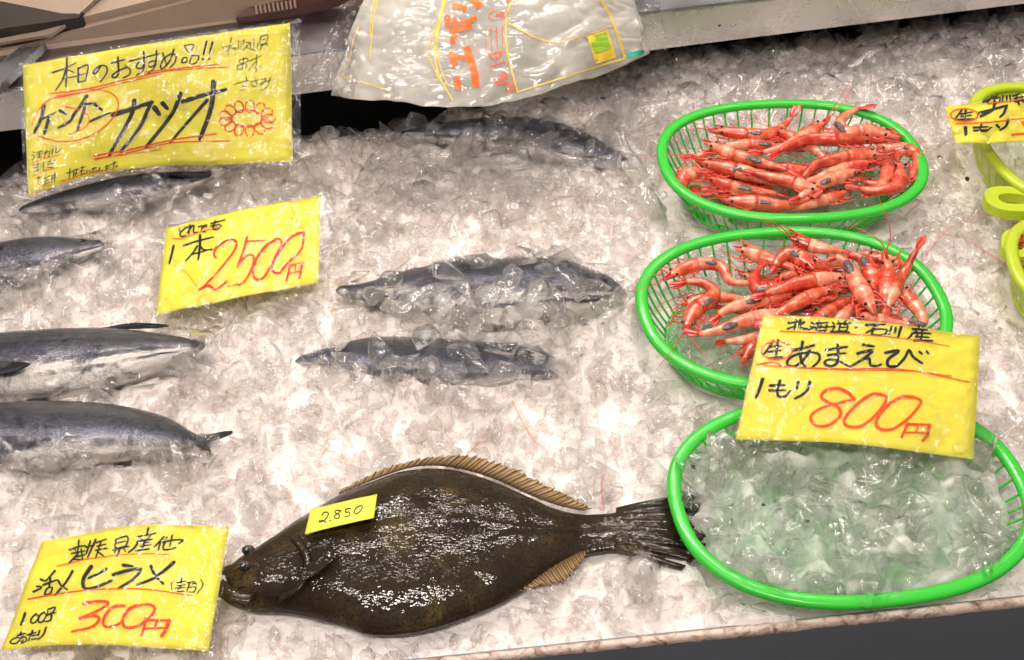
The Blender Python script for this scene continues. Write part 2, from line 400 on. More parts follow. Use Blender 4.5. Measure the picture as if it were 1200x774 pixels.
Y2 = mk_basket((1178, 296), (1345, 280), (1260, 255), (1260, 380), .045, R(-6), .045)
BASKETS = [B1, B2, B3, Y1, Y2]
print('baskets', [(round(b.a*2, 3), round(b.b*2, 3)) for b in BASKETS])

# fish spines: list of (px, py, half height in px)
FISH = [
 dict(n='a', z=.020, th=.60, head=False, pts=[(-170, 442, 8), (-130, 440, 26), (-60, 436, 40), (0, 432, 44), (70, 427, 44), (130, 420, 37), (190, 412, 22), (228, 407, 9), (244, 406, 2)]),
 dict(n='b', z=.022, th=.62, head=False, pts=[(-170, 530, 8), (-120, 524, 28), (-50, 515, 38), (10, 511, 40), (70, 509, 39), (130, 509, 34), (185, 512, 24), (225, 517, 9), (244, 520, 4)]),
 dict(n='c', z=.014, th=.6, head=False, pts=[(-130, 345, 8), (-80, 335, 26), (-30, 322, 32), (20, 308, 30), (65, 299, 24), (100, 292, 13), (122, 287, 6)]),
 dict(n='d', z=.020, th=.6, head=False, pts=[(22, 247, 4), (50, 242, 11), (95, 234, 17), (150, 224, 20), (200, 216, 16), (236, 209, 9), (252, 205, 5)]),
 dict(n='e', z=.007, th=.62, head=True, pts=[(468, 158, 4), (500, 158, 11), (545, 158, 20), (590, 162, 28), (635, 168, 30), (680, 178, 24), (715, 188, 14), (738, 194, 6)]),
 dict(n='f', z=.010, th=.60, head=True, pts=[(394, 340, 5), (425, 343, 12), (470, 346, 30), (530, 349, 46), (590, 350, 50), (650, 346, 46), (700, 345, 30), (730, 345, 12)]),
 dict(n='g', z=-.001, th=.55, head=True, pts=[(346, 424, 4), (380, 420, 12), (430, 420, 26), (490, 426, 32), (550, 430, 32), (610, 430, 26), (655, 432, 12)]),
]
for f in FISH:
    f['sp'] = [(at(x, y, f['z']), h) for x, y, h in f['pts']]
HIR_TOP = [(262, 670), (272, 660), (284, 650), (300, 641), (320, 628), (345, 609), (372, 592), (400, 575), (440, 559), (470, 548), (505, 544), (540, 548), (580, 560), (620, 578), (650, 591), (680, 598), (715, 597), (742, 591)]
HIR_BOT = [(262, 672), (270, 700), (284, 708), (300, 713), (320, 713), (350, 716), (375, 722), (405, 730), (430, 738), (462, 739), (500, 733), (540, 721), (580, 705), (612, 688), (645, 664), (676, 648), (712, 641), (740, 645)]
HZ = .016
hpoly = [at(x, y, HZ) for x, y in HIR_TOP+HIR_BOT[::-1]]
tpoly = [at(x, y, HZ) for x, y in [(735, 590), (785, 577), (815, 576), (832, 620), (803, 672), (760, 660), (735, 646)]]
def inpoly(poly, x, y):
    c = False; n = len(poly); j = n-1
    for i in range(n):
        a, b = poly[i], poly[j]
        if (a.y > y) != (b.y > y) and x < (b.x-a.x)*(y-a.y)/(b.y-a.y)+a.x: c = not c
        j = i
    return c
def dseg(x, y, a, b):
    ax, ay = b.x-a.x, b.y-a.y; L = ax*ax+ay*ay
    t = 0 if L == 0 else max(0, min(1, ((x-a.x)*ax+(y-a.y)*ay)/L))
    return math.hypot(x-a.x-ax*t, y-a.y-ay*t), t
def dpoly(poly, x, y):
    return min(dseg(x, y, poly[i], poly[(i+1) % len(poly)])[0] for i in range(len(poly)))
def fish_d(f, x, y):
    """distance to the spine divided by the half height there (metres)"""
    best = (9, 0)
    sp = f['sp']
    if x < min(p.x for p, h in sp)-.1 or x > max(p.x for p, h in sp)+.1 or abs(y-sp[len(sp)//2][0].y) > .2: return 9, .001
    for i in range(len(sp)-1):
        (a, ha), (b, hb) = sp[i], sp[i+1]
        d, t = dseg(x, y, a, b); hh = (ha+(hb-ha)*t)*scale_at(a)*1.15
        if d/hh < best[0]: best = (d/hh, hh)
    return best
def H(x, y, banks=True):
    h = .010*noise.noise(Vector((x*5, y*5, 3)))+.006*noise.noise(Vector((x*16, y*16, 9)))
    dr = d_rail(x, y)
    left = max(0, min(1, (.03-x)/.10))
    edge = -.06+.085*left
    if dr < edge: h -= (edge-dr)*1.1
    df = d_front(x, y)
    if df < .05: h += -.004
    if banks:
        for f in FISH:
            q, hh = fish_d(f, x, y)
            if q < .85: h -= .012
            elif q < 2.0: h += .012*(2.0-q)/1.15
        # banked up to the third basket and under the empty one
        q = in_basket(B3, x, y)
        if 1 < q < 3: h += .016*(3-q)/2
        q = in_basket(B2, x, y)
        if 1 < q < 2: h += .006*(2-q)
    return h
def base_h(x, y):
    h = H(x, y)-.004+.004*noise.noise(Vector((x*38, y*38, 1)))+.003*noise.noise(Vector((x*80, y*80, 1)))
    for b in BASKETS:
        if in_basket(b, x, y, 1.0) < 1: h = min(h, b.c.z-b.depth-.012)
    return h

# bed sheet under the crushed ice
def build_bed():
    nx, ny = 230, 170; V, Fc, idx = [], [], {}
    for j in range(ny):
        for i in range(nx):
            x = -1.15+2.3*i/(nx-1)
            # between front lip and rail lines at this x
            yf = fl0.y-(x-fl0.x)*fn.x/fn.y+.002; yr = rb0.y-(x-rb0.x)*rn.x/rn.y+.15
            y = yf+(yr-yf)*j/(ny-1)
            V.append((x, y, base_h(x, y)-(.012 if j == 0 else 0)))
    for j in range(ny-1):
        for i in range(nx-1):
            a = j*nx+i; Fc.append((a, a+1, a+nx+1, a+nx))
    o = mesh('ice_bed', V, Fc, M['bed']); tag(o, kind='structure')
build_bed()

# ------------------------------------------------------------------ crushed ice
def chunk_template(r, elong, bev=.10, sharp=False):
    bm = bmesh.new()
    sx, sy, sz = 1.0, r.uniform(.55, .9), r.uniform(.35, .65)
    if elong: sx, sy, sz = 1.3, r.uniform(.4, .6), r.uniform(.3, .45)
    for _ in range(r.choice((8, 9, 10, 12, 13))):
        v = Vector((r.gauss(0, 1), r.gauss(0, 1), r.gauss(0, 1))).normalized()
        # push towards a box so pieces are blocky and angular
        m = max(abs(v.x), abs(v.y), abs(v.z)); v = v.lerp(v/m, .55)*r.uniform(.82, 1.05)
        bm.verts.new((v.x*sx*.5, v.y*sy*.5, v.z*sz*.5))
    res = bmesh.ops.convex_hull(bm, input=bm.verts[:])
    junk = [g for g in set(res['geom_interior']+res['geom_unused']) if isinstance(g, bmesh.types.BMVert)]
    bmesh.ops.delete(bm, geom=junk, context='VERTS')
    bmesh.ops.dissolve_limit(bm, angle_limit=R(16), verts=bm.verts[:], edges=bm.edges[:])
    if bev: bmesh.ops.bevel(bm, geom=bm.edges[:], offset=bev*.5*sz, segments=1, affect='EDGES', clamp_overlap=True)
    bmesh.ops.triangulate(bm, faces=bm.faces[:])
    bmesh.ops.recalc_face_normals(bm, faces=bm.faces[:])
    bm.verts.index_update()
    V = np.array([v.co[:] for v in bm.verts]); Fa = np.array([[v.index for v in f.verts] for f in bm.faces]); bm.free()
    return V, Fa
TR_ = random.Random(3)
TEMP = [chunk_template(TR_, i % 4 == 0) for i in range(30)]
NPR = np.random.RandomState(5)
COMPACT = [i for i in range(30) if i % 4]
def rot_matrix(flat=.5):
    a, b, c = NPR.uniform(0, 2*math.pi), NPR.normal(0, flat), NPR.normal(0, flat)
    ca, sa, cb, sb, cc, s3 = math.cos(a), math.sin(a), math.cos(b), math.sin(b), math.cos(c), math.sin(c)
    return np.array([[ca, -sa, 0], [sa, ca, 0], [0, 0, 1]]) @ np.array([[cb, 0, sb], [0, 1, 0], [-sb, 0, cb]]) @ np.array([[1, 0, 0], [0, cc, -s3], [0, s3, cc]])
def chunks_mesh(name, items, mat, parent=None, flat_frac=.3):
    """items: (x,y,z,size,clear[,rot])"""
    Vs, Fs, Cs, off = [], [], [], 0
    for it in items:
        x, y, z, s, cl = it[:5]
        cm = len(it) > 5
        tv, tf = TEMP[NPR.choice(COMPACT) if cm else NPR.randint(len(TEMP))]
        Vs.append(tv*s @ rot_matrix(it[5] if len(it) > 5 else .7).T+np.array([x, y, z])); Fs.append(tf+off); off += len(tv)
        Cs.append(np.full(len(tf), cl))
    V = np.concatenate(Vs); Fa = np.concatenate(Fs); C = np.concatenate(Cs)
    me = bpy.data.meshes.new(name); me.vertices.add(len(V)); me.vertices.foreach_set('co', V.astype(np.float32).ravel())
    me.loops.add(Fa.size); me.loops.foreach_set('vertex_index', Fa.astype(np.int32).ravel())
    me.polygons.add(len(Fa)); me.polygons.foreach_set('loop_start', np.arange(0, Fa.size, 3, dtype=np.int32))
    me.update(calc_edges=True)
    me.polygons.foreach_set('use_smooth', [True]*len(Fa))
    at_ = me.attributes.new('clear', 'FLOAT', 'FACE'); at_.data.foreach_set('value', C.astype(np.float32))
    me.materials.append(mat)
    o = bpy.data.objects.new(name, me); COL.objects.link(o)
    if parent: o.parent = parent
    return o
def near_film(x, y): return False
items = []
def scatter(step, smin, smax, zoff, zr, seedv, keep=1.0):
    r = random.Random(seedv); y = .40
    while y < 1.85:
        x = -1.1
        while x < 1.1:
            px_, py_ = x+r.uniform(-.6, .6)*step, y+r.uniform(-.6, .6)*step
            x += step
            if r.random() > keep: continue
            if d_rail(px_, py_) < -.12 or d_front(px_, py_) < .006: continue
            q = proj(Vector((px_, py_, 0)))
            if q[0] < -130 or q[0] > 1330 or q[1] > 860: continue
            s = smin+(smax-smin)*r.random()**1.8
            if d_front(px_, py_) < s*.5+.002: continue
            top = H(px_, py_)
            if d_rail(px_, py_) < .26: s *= 1.45
            bad = False; cover = False
            for b in BASKETS:
                if in_basket(b, px_, py_, 1.03 if b is not B3 else 1.05) < 1: bad = True
            if bad: continue
            for f in FISH:
                qd, hh = fish_d(f, px_, py_)
                if f['n'] in 'efg':
                    if qd < 1:
                        if qd > .12 and s > .014 and r.random() < .95:
                            top = max(top, f['z']+hh*f['th']*.9*math.sqrt(1-qd*qd)); cover = True
                        else: bad = True
                elif qd < 1 and qd > .42 and s > .012 and py_ < min(f['sp'], key=lambda t: abs(t[0].x-px_))[0].y and r.random() < .8:
                    top = max(top, f['z']+hh*f['th']*.8*math.sqrt(1-qd*qd)); cover = True
                elif qd < .78 or (qd < 1.02 and s > .018): bad = True
            if bad: continue
            if inpoly(hpoly, px_, py_) or (min(abs(px_-p.x)+abs(py_-p.y) for p in hpoly) < .09 and dpoly(hpoly, px_, py_) < s*.28) or inpoly(tpoly, px_, py_): continue
            cn = noise.noise(Vector((px_*7, py_*7, 20)))
            cl = min(1, max(0, .52+.5*cn+r.uniform(-.35, .35)))
            # clearer pieces close to the rail and the fish
            if d_rail(px_, py_) < .16: cl = min(1, cl+.25)
            if any(fish_d(f, px_, py_)[0] < 1.7 for f in FISH): cl = min(1, cl+.3)
            if cover: cl = r.uniform(1.0, 1.7); s *= 1.35
            if s > .042: cl = max(cl, .85)
            items.append((px_, py_, top-.20*s, s, cl, .32) if cover else (px_, py_, top+zoff+r.uniform(-zr, zr), s, cl))
        y += step
scatter(.0125, .014, .034, -.006, .004, 1)
scatter(.018, .022, .050, -.004, .006, 2, .8)
scatter(.0095, .005, .013, .002, .004, 3, .4)
small_items, items = items, []
scatter(.030, .030, .058, .001, .005, 4, .5)
scatter(.024, .022, .040, .004, .004, 6, .30)
lump_items, items = items, small_items
crushed = chunks_mesh('crushed_ice', items, M['ice'])
tag(crushed, 'pinkish white crushed ice heaped across the whole fish display', 'ice', kind='stuff')
lumps = chunks_mesh('ice_lumps', lump_items, M['ice_block'])
tag(lumps, 'larger clear lumps strewn over the crushed ice', 'ice', kind='stuff')
print('chunks', len(items), len(lump_items))

# large clear pieces lying on the buried fish
def big_chunks(spec, label, group, mat=None):
    xs, ys = [q[0] for q in spec], [q[1] for q in spec]
    for (x, y, z, s) in spec:
        fx, fy = (x-min(xs))/(max(xs)-min(xs)), (y-min(ys))/(max(ys)-min(ys))
        lab = f"{'larger' if s >= 44 else 'smaller'} {label}, {('far left', 'left', 'centre', 'right', 'far right')[min(4, int(fx*5))]} {('upper', 'middle', 'lower')[min(2, int(fy*3))]} part"
        p = at(x, y, z)
        if y < 135: p.z = H(p.x, p.y)+.012
        tv, tf = chunk_template(rnd, rnd.random() < .3, .16)
        size = s*scale_at(p)*1.15
        V = tv*size @ rot_matrix(.35).T
        o = mesh('ice_chunk', V, [tuple(int(i) for i in q) for q in tf], M['ice_block'])
        o.location = p
        a = o.data.attributes.new('clear', 'FLOAT', 'FACE'); a.data.foreach_set('value', [rnd.uniform(.72, 1)]*len(tf))
        tag(o, lab, 'ice', group)
big_chunks([(415, 322, .03, 40), (405, 370, .03, 44), (470, 362, .055, 52), (500, 395, .05, 40), (455, 330, .055, 36), (525, 318, .06, 38), (560, 380, .055, 48), (595, 375, .055, 42), (598, 330, .065, 46), (640, 318, .06, 44), (655, 355, .06, 50), (625, 390, .05, 44),
            (660, 300, .05, 42), (690, 340, .05, 46), (545, 340, .065, 34), (700, 385, .03, 50), (635, 365, .06, 36), (440, 345, .035, 46), (490, 350, .048, 54), (540, 372, .05, 56), (575, 350, .056, 58), (620, 345, .056, 56), (668, 330, .05, 52), (610, 300, .045, 44), (565, 308, .045, 40), (700, 320, .03, 48), (720, 350, .025, 46)],
           'clear ice piece on the big middle bonito', 'clear ice pieces on the middle bonito')
big_chunks([(395, 400, .03, 34), (450, 410, .045, 44), (480, 420, .045, 36), (530, 440, .045, 38), (560, 425, .045, 40), (590, 435, .045, 44), (620, 445, .04, 34), (370, 440, .025, 34), (420, 440, .03, 36), (655, 430, .03, 44), (510, 455, .03, 34), (460, 432, .03, 46), (500, 430, .035, 48), (545, 412, .035, 44), (585, 412, .035, 46), (625, 420, .03, 44), (400, 418, .02, 40)],
           'clear ice piece on the low middle bonito', 'clear ice pieces on the low bonito')
big_chunks([(480, 160, .035, 40), (510, 150, .04, 34), (545, 165, .045, 42), (590, 185, .045, 40), (640, 165, .05, 40), (660, 185, .045, 42), (600, 160, .05, 34), (715, 190, .03, 44), (690, 175, .04, 34)],
           'clear ice piece on the far bonito', 'clear ice pieces on the far bonito')
big_chunks([(245, 390, .02, 40), (270, 440, .02, 44), (215, 430, .035, 50), (240, 460, .03, 40), (170, 450, .035, 34), (120, 462, .035, 44), (200, 465, .03, 34), (250, 360, .02, 42), (236, 402, .030, 46), (226, 420, .025, 42), (330, 365, .02, 46), (300, 420, .015, 40), (350, 390, .015, 36)],
           'clear ice piece round the striped bonito tail', 'clear ice pieces round the striped bonito')
big_chunks([(50, 545, .03, 42), (100, 548, .03, 40), (160, 540, .035, 38), (205, 525, .045, 34), (190, 545, .03, 40), (228, 535, .035, 32), (300, 520, .02, 44), (285, 490, .02, 36), (240, 520, .035, 40), (255, 535, .03, 38)],
           'clear ice piece by the lowest bonito', 'clear ice pieces round the lowest bonito')

# ------------------------------------------------------------------ bonito
def build_fish(f, label, fins):
    S = f['sp']; c0 = S[len(S)//2][0]
    root = empty('bonito', (c0.x, c0.y, 0), label, 'fish', 'bonitos half buried in the ice')
    ctr = catmull([p for p, h in S], 7); hs = catmull([Vector((h, 0, 0)) for p, h in S], 7)
    n = len(ctr); V, Fc, UV = [], [], []; seg = 28
    for i, p in enumerate(ctr):
        t = (ctr[min(i+1, n-1)]-ctr[max(i-1, 0)]); t.z = 0; t.normalize()
        a = Vector((-t.y, t.x, 0)); a = a if a.y > 0 else -a
        hh = max(.0015, hs[i].x*scale_at(p)*1.18); th = max(.0012, hh*f['th'])
        if i in (0, n-1): hh *= .3; th *= .3
        for k in range(seg):
            g = 2*math.pi*k/seg
            V.append(p+a*math.cos(g)*hh+Vector((0, 0, math.sin(g)*th))); UV.append((i/(n-1), (1-math.cos(g))/2))
    for i in range(n-1):
        for k in range(seg):
            k2 = (k+1) % seg; Fc.append((i*seg+k, i*seg+k2, (i+1)*seg+k2, (i+1)*seg+k))
    Fc.append(tuple(range(seg))[::-1]); Fc.append(tuple((n-1)*seg+k for k in range(seg)))
    body = mesh('body', V, Fc, M['bonito_dark' if f['n'] in 'bcdeg' else 'bonito'], root, uvs=UV)
    for nm, pts, z in fins:
        Q = [at(x, y, z) for x, y in pts]; Q = Q[-1:]+Q+Q[:2]; out = []
        for i in range(1, len(Q)-2):
            a_, b_, c_, d_ = Q[i-1:i+3]
            for t in (0, .33, .67): out.append(.5*((2*b_)+(c_-a_)*t+(2*a_-5*b_+4*c_-d_)*t*t+(3*b_-a_-3*c_+d_)*t**3)+Vector((0, 0, .0012*math.sin(i*2.1+t*3))))
        poly_slab(nm, out, .0014, M['bonito_fin'], root)
    return root
build_fish(FISH[0], 'striped silver bonito at left edge, above the lowest one, belly stripes showing', [
    ('dorsal_fin', [(105, 386), (128, 382), (152, 379), (180, 380), (197, 380), (184, 384), (142, 386)], .026),
    ('pectoral_fin', [(-8, 424), (16, 423), (36, 426), (28, 431), (10, 436), (-8, 438)], .050)])
build_fish(FISH[1], 'dark blue bonito lowest at left edge with iridescent flank', [
    ('dorsal_fin', [(10, 473), (40, 466), (56, 467), (50, 473), (30, 478)], .028),
    ('tail_fin', [(234, 515), (246, 508), (270, 505), (271, 509), (252, 514), (244, 519), (248, 531), (243, 534), (233, 522)], .03)])
build_fish(FISH[2], 'black backed bonito sunk in ice left of the 2500 yen sign', [
    ('dorsal_fin', [(66, 284), (84, 279), (100, 281), (92, 285), (76, 287)], .022),
    ])
build_fish(FISH[3], 'grey bonito lying under the large handwritten sign', [
    ('dorsal_fin', [(196, 203), (212, 200), (232, 202), (248, 204), (236, 207), (206, 206)], .034),
])
build_fish(FISH[4], 'far bonito among ice chunks just below the plastic bag', [
    ])
build_fish(FISH[5], 'big silvery bonito in the middle under clear ice pieces', [
    ])
build_fish(FISH[6], 'low bonito below the big middle one, mostly sunk in ice', [
    ])
# ------------------------------------------------------------------ flounder
def build_hirame():
    root = empty('flounder', tuple(at(480, 640, 0)), 'large dark brown flounder lying flat on the ice in front', 'fish')
    tp = catmull([at(x, y, HZ) for x, y in HIR_TOP], 6); bt = catmull([at(x, y, HZ) for x, y in HIR_BOT], 6)
    n = len(tp); m = 30; V, Fc = [], []
    def th(i):
        s = i/(n-1)
        return .004+.026*math.sin(math.pi*min(1, s/.92+.04))**.7
    for i in range(n):
        for j in range(m+1):
            v = j/m; q = 2*v-1
            dome = max(0, 1-abs(q)**2.4)**.75
            p = tp[i].lerp(bt[i], v)
            ridge = .0022*math.exp(-((q+.02)/.06)**2)
            und = .0016*noise.noise(p*45)*dome
            V.append(p+Vector((0, 0, -.006+th(i)*dome+ridge*dome+und)))
    o1 = len(V)
    for i in range(n):
        for j in range(m+1):
            p = tp[i].lerp(bt[i], j/m); V.append(p+Vector((0, 0, -.0085-.006*max(0, 1-(2*j/m-1)**2))))
    for i in range(n-1):
        for j in range(m):
            a = i*(m+1)+j; Fc.append((a, a+1, a+m+2, a+m+1)); b = a+o1; Fc.append((b, b+m+1, b+m+2, b+1))
        for j in (0, m):
            a = i*(m+1)+j; b = a+o1
            Fc.append((a, a+m+1, b+m+1, b) if j == 0 else (a, b, b+m+1, a+m+1))
    for i in (0, n-1):
        for j in range(m):
            a = i*(m+1)+j; Fc.append((a, a+o1, a+o1+1, a+1) if i == 0 else (a, a+1, a+o1+1, a+o1))
    mesh('body', V, Fc, M['hirame'], root)
    # jaws
    uj = catmull([at(282, 672, .024), at(272, 668, .024), at(263, 670, .022), at(261, 672, .02)], 4)
    v, f = tube(uj, [.006-.0038*i/(len(uj)-1) for i in range(len(uj))], 8); mesh('upper_jaw', v, f, M['hirame'], root)
    lj = catmull([at(296, 706, .022), at(278, 702, .024), at(264, 693, .024), at(257, 686, .022)], 4)
    v, f = tube(lj, [(.0075-.0015*i/(len(lj)-1)) for i in range(len(lj))], 10); mesh('lower_jaw', v, f, M['hirame'], root)
    # gill cover edge and pectoral fin
    gc = catmull([at(345, 628, .040), at(360, 655, .043), at(352, 685, .040), at(325, 704, .030)], 6)
    v, f = tube(gc, [(.0035, .0012)]*len(gc), 6); mesh('gill_edge', v, f, M['hirame'], root)
    pf = [at(x, y, z) for x, y, z in ((350, 668, .045), (378, 650, .049), (398, 640, .050), (392, 655, .049), (372, 672, .047), (356, 680, .044))]
    poly_slab('pectoral_fin', pf, .001, M['hirame'], root)
    for (x, y, z) in ((291, 645, .025), (287, 664, .033)):
        p = at(x, y, z)
        bm = bmesh.new(); bmesh.ops.create_uvsphere(bm, u_segments=14, v_segments=8, radius=.0052)
        me = bpy.data.meshes.new('eye'); bm.to_mesh(me); bm.free(); me.materials.append(M['eye_ring'])
        for q in me.polygons: q.use_smooth = True
        e = bpy.data.objects.new('eye', me); COL.objects.link(e); e.parent = root; e.matrix_parent_inverse = Matrix.Translation(-root.location); e.location = p
        e.scale = (1.1, .9, .8)
        bm = bmesh.new(); bmesh.ops.create_uvsphere(bm, u_segments=12, v_segments=8, radius=.0036)
        me = bpy.data.meshes.new('pupil'); bm.to_mesh(me); bm.free(); me.materials.append(M['eye'])
        for q in me.polygons: q.use_smooth = True
        e2 = bpy.data.objects.new('pupil', me); COL.objects.link(e2); e2.parent = e; e2.location = (-.001, -.001, .0028)
    # long fins: ragged combs of rays
    def fin(name, inner, outer, uvs=1.0):
        I = catmull([at(x, y, z) for x, y, z in inner], 14); O = catmull([at(x, y, z) for x, y, z in outer], 14)
        k = min(len(I), len(O)); V, Fc, UV = [], [], []
        r = random.Random(4)
        for i in range(k):
            rag = 1-.20*abs(math.sin(i*1.35))-.10*r.random()
            for j in range(5):
                t = j/4*rag
                p = I[i].lerp(O[i], t)+Vector((0, 0, .0016*math.sin(i*1.7)*t)); V.append(p); UV.append((i/k*uvs, t))
        for i in range(k-1):
            for j in range(4):
                a = i*5+j; Fc.append((a, a+1, a+6, a+5))
        o = mesh(name, V, Fc, M['hfin'], root, uvs=UV)
        sm = o.modifiers.new('thick', 'SOLIDIFY'); sm.thickness = .0007
    fin('dorsal_fin', [(396, 580, .013), (440, 562, .013), (475, 550, .013), (505, 546, .013), (540, 550, .013), (580, 562, .013), (620, 580, .013), (655, 593, .013), (684, 599, .013)],
        [(402, 573, .011), (447, 550, .013), (486, 538, .016), (522, 533, .018), (560, 533, .018), (606, 548, .016), (648, 569, .014), (676, 584, .012), (694, 597, .010)])
    fin('anal_fin', [(598, 694, .012), (620, 681, .012), (645, 662, .012), (668, 650, .012), (690, 644, .012)],
        [(602, 697, .010), (632, 688, .010), (661, 686, .010), (678, 668, .010), (688, 648, .010)], .5)
    # belly frill hidden low edge
    fin('belly_fin', [(330, 712, .012), (372, 720, .012), (420, 733, .012), (470, 736, .012), (520, 725, .012), (560, 712, .012)],
        [(334, 716, .009), (376, 725, .009), (424, 738, .009), (474, 742, .009), (526, 731, .009), (566, 716, .009)])
    # tail: one fan, split into rays towards its edge
    A = catmull([at(722, y, .014) for y in (595, 606, 619, 632, 643)], 20)
    Mi = catmull([at(x, y, .019) for x, y in ((772, 583), (778, 600), (778, 618), (772, 636), (760, 655))], 20)
    Tt = catmull([at(x, y, .017) for x, y in ((836, 579), (838, 600), (836, 622), (822, 646), (799, 668))], 20)
    k = len(A); NJ = 16; V, Fc, UV = [], [], []
    ctrs = [0.0, .17, .31, .44, .57, .70, .83, 1.0]
    def col_(i):
        q = i/(k-1); d = min(abs(q-c) for c in ctrs); return q, d
    for lay in (0, 1):
        for i in range(k):
            q, d = col_(i)
            for j in range(NJ+1):
                t = j/NJ; a_, m_, t_ = A[i], Mi[i], Tt[i]
                p = (a_*(1-t)**2+m_*2*t*(1-t)*1.0+t_*t*t)
                p = p+Vector((0, 0, (.006*(1-abs(2*q-1)**2)*(1-t)+.0028*math.cos(min(1, d/.07)*math.pi/2)*t) if lay == 0 else -.003))
                V.append(p); UV.append((q, t))
    nn = k*(NJ+1)
    def keep(i, j):
        q, d = col_(i+.5)
        lim = .56+.10*math.sin(i*1.3)
        ln = .93+.07*math.sin(q*9)
        return (d < .052 or j/NJ < lim) and (j/NJ < ln or d < .03)
    for i in range(k-1):
        for j in range(NJ):
            if not keep(i, j): continue
            a_ = i*(NJ+1)+j; Fc.append((a_, a_+NJ+1, a_+NJ+2, a_+1)); c_ = a_+nn; Fc.append((c_, c_+1, c_+NJ+2, c_+NJ+1))
            if i == 0 or not keep(i-1, j): Fc.append((a_, a_+1, c_+1, c_))
            if i == k-2 or not keep(i+1, j): Fc.append((a_+NJ+1, c_+NJ+1, c_+NJ+2, a_+NJ+2))
            if j == NJ-1 or not keep(i, j+1): Fc.append((a_+1, a_+NJ+2, c_+NJ+2, c_+1))
    mesh('tail_fin', V, Fc, M['hirame'], root)
build_hirame()

# ------------------------------------------------------------------ baskets
def build_basket(b, label, mat, nribs=56, rimr=.0062, slots=False):
    root = empty('plastic_basket', (b.c.x, b.c.y, b.c.z-b.depth), label, 'basket', 'oval plastic baskets set in the ice')
    N = 96
    def ring(k, dz, ra, rb_, name):
        P = [se(b, 2*math.pi*i/N, k)+Vector((0, 0, dz)) for i in range(N)]
        V, Fc = [], []; seg = 10
        for i, p in enumerate(P):
            t = (P[(i+1) % N]-P[i-1]).normalized(); s = t.cross(Vector((0, 0, 1))).normalized()
            for q in range(seg):
                a = 2*math.pi*q/seg; V.append(p+s*math.copysign(abs(math.cos(a))**.7, math.cos(a))*ra+Vector((0, 0, 1))*math.copysign(abs(math.sin(a))**.7, math.sin(a))*rb_)
        for i in range(N):
            for q in range(seg): Fc.append((i*seg+q, ((i+1) % N)*seg+q, ((i+1) % N)*seg+(q+1) % seg, i*seg+(q+1) % seg))
        return mesh(name, V, Fc, mat, root)
    ring(1.0, 0, rimr, .0042, 'rim')
    ring(.80, -b.depth, .003, .003, 'base_ring')
    parts = []
    for i in range(nribs):
        th = 2*math.pi*i/nribs
        P = [se(b, th, .985)+Vector((0, 0, -.003)), se(b, th, .90)+Vector((0, 0, -b.depth*.55)), se(b, th, .80)+Vector((0, 0, -b.depth))]
        parts.append(tube(catmull(P, 3), (.0012 if not slots else .002), 5))
    for g in range(9):      # floor lattice
        u = -.8+1.6*g/8
        th = math.acos(max(-1, min(1, u)))
        parts.append(tube([se(b, th, .78)+Vector((0, 0, -b.depth)), se(b, -th, .78)+Vector((0, 0, -b.depth))], .0016, 5))
    v, f = join(parts); rb = mesh('rib_cage', v, f, mat, root); rb['kind'] = 'stuff'
    if slots:
        V, Fc = [], []; K = 96
        for lay in (0, -.0016):
            for kk, zz in ((.985, -.002), (.90, -b.depth*.55), (.80, -b.depth)):
                for i in range(K):
                    p = se(b, 2*math.pi*i/K, kk); d = (p-b.c).normalized(); V.append(p+d*(-lay)+Vector((0, 0, zz)))
        for r0 in range(2):
            for i in range(K):
                j = (i+1) % K; Fc.append((r0*K+i, r0*K+j, (r0+1)*K+j, (r0+1)*K+i)); o3 = 3*K; Fc.append((o3+r0*K+i, o3+(r0+1)*K+i, o3+(r0+1)*K+j, o3+r0*K+j))
        mesh('side_wall', V, Fc, mat, root)
    if not slots:
        V = [se(b, 2*math.pi*i/64, .80)+Vector((0, 0, -b.depth+.003)) for i in range(64)]
        poly_slab('floor_plate', V, .002, mat, root)
    return root
build_basket(B1, 'green basket farthest from the camera, full of red shrimps', M['green'])
build_basket(B2, 'middle green basket with shrimps, partly covered by the 800 yen sign', M['green'])
build_basket(B3, 'nearest green basket holding only ice, beside the flounder tail', M['green'])
y1 = build_basket(Y1, 'lime yellow basket below the cut off sign at right edge', M['lime'], 40, .007, True)
y2 = build_basket(Y2, 'lime yellow basket at right edge below the other yellow one', M['lime'], 40, .007, True)
# handle lugs with an oval hole
def lug(root, x, y, z, w_, h_, rot):
    c = at(x, y, z); V, Fc = [], []; N = 24
    for lay in (0, -.012):
        for k in (1.0, .52):
            for i in range(N):
                a = 2*math.pi*i/N
                u = w_*k*math.copysign(abs(math.cos(a))**.8, math.cos(a)); v = h_*k*(.8 if k < 1 else 1)*math.copysign(abs(math.sin(a))**.8, math.sin(a))
                V.append(c+Vector((u*math.cos(rot)-v*math.sin(rot), u*math.sin(rot)+v*math.cos(rot), lay)))
    for i in range(N):
        j = (i+1) % N
        Fc += [(i, j, N+j, N+i), (2*N+i, 3*N+i, 3*N+j, 2*N+j), (i, 2*N+i, 2*N+j, j), (N+i, N+j, 3*N+j, 3*N+i)]
    mesh('handle', V, Fc, M['lime'], root, smooth=False)
lug(y1, 1187, 233, .043, .030, .022, R(-4)); lug(y2, 1192, 285, .043, .022, .016, R(70))

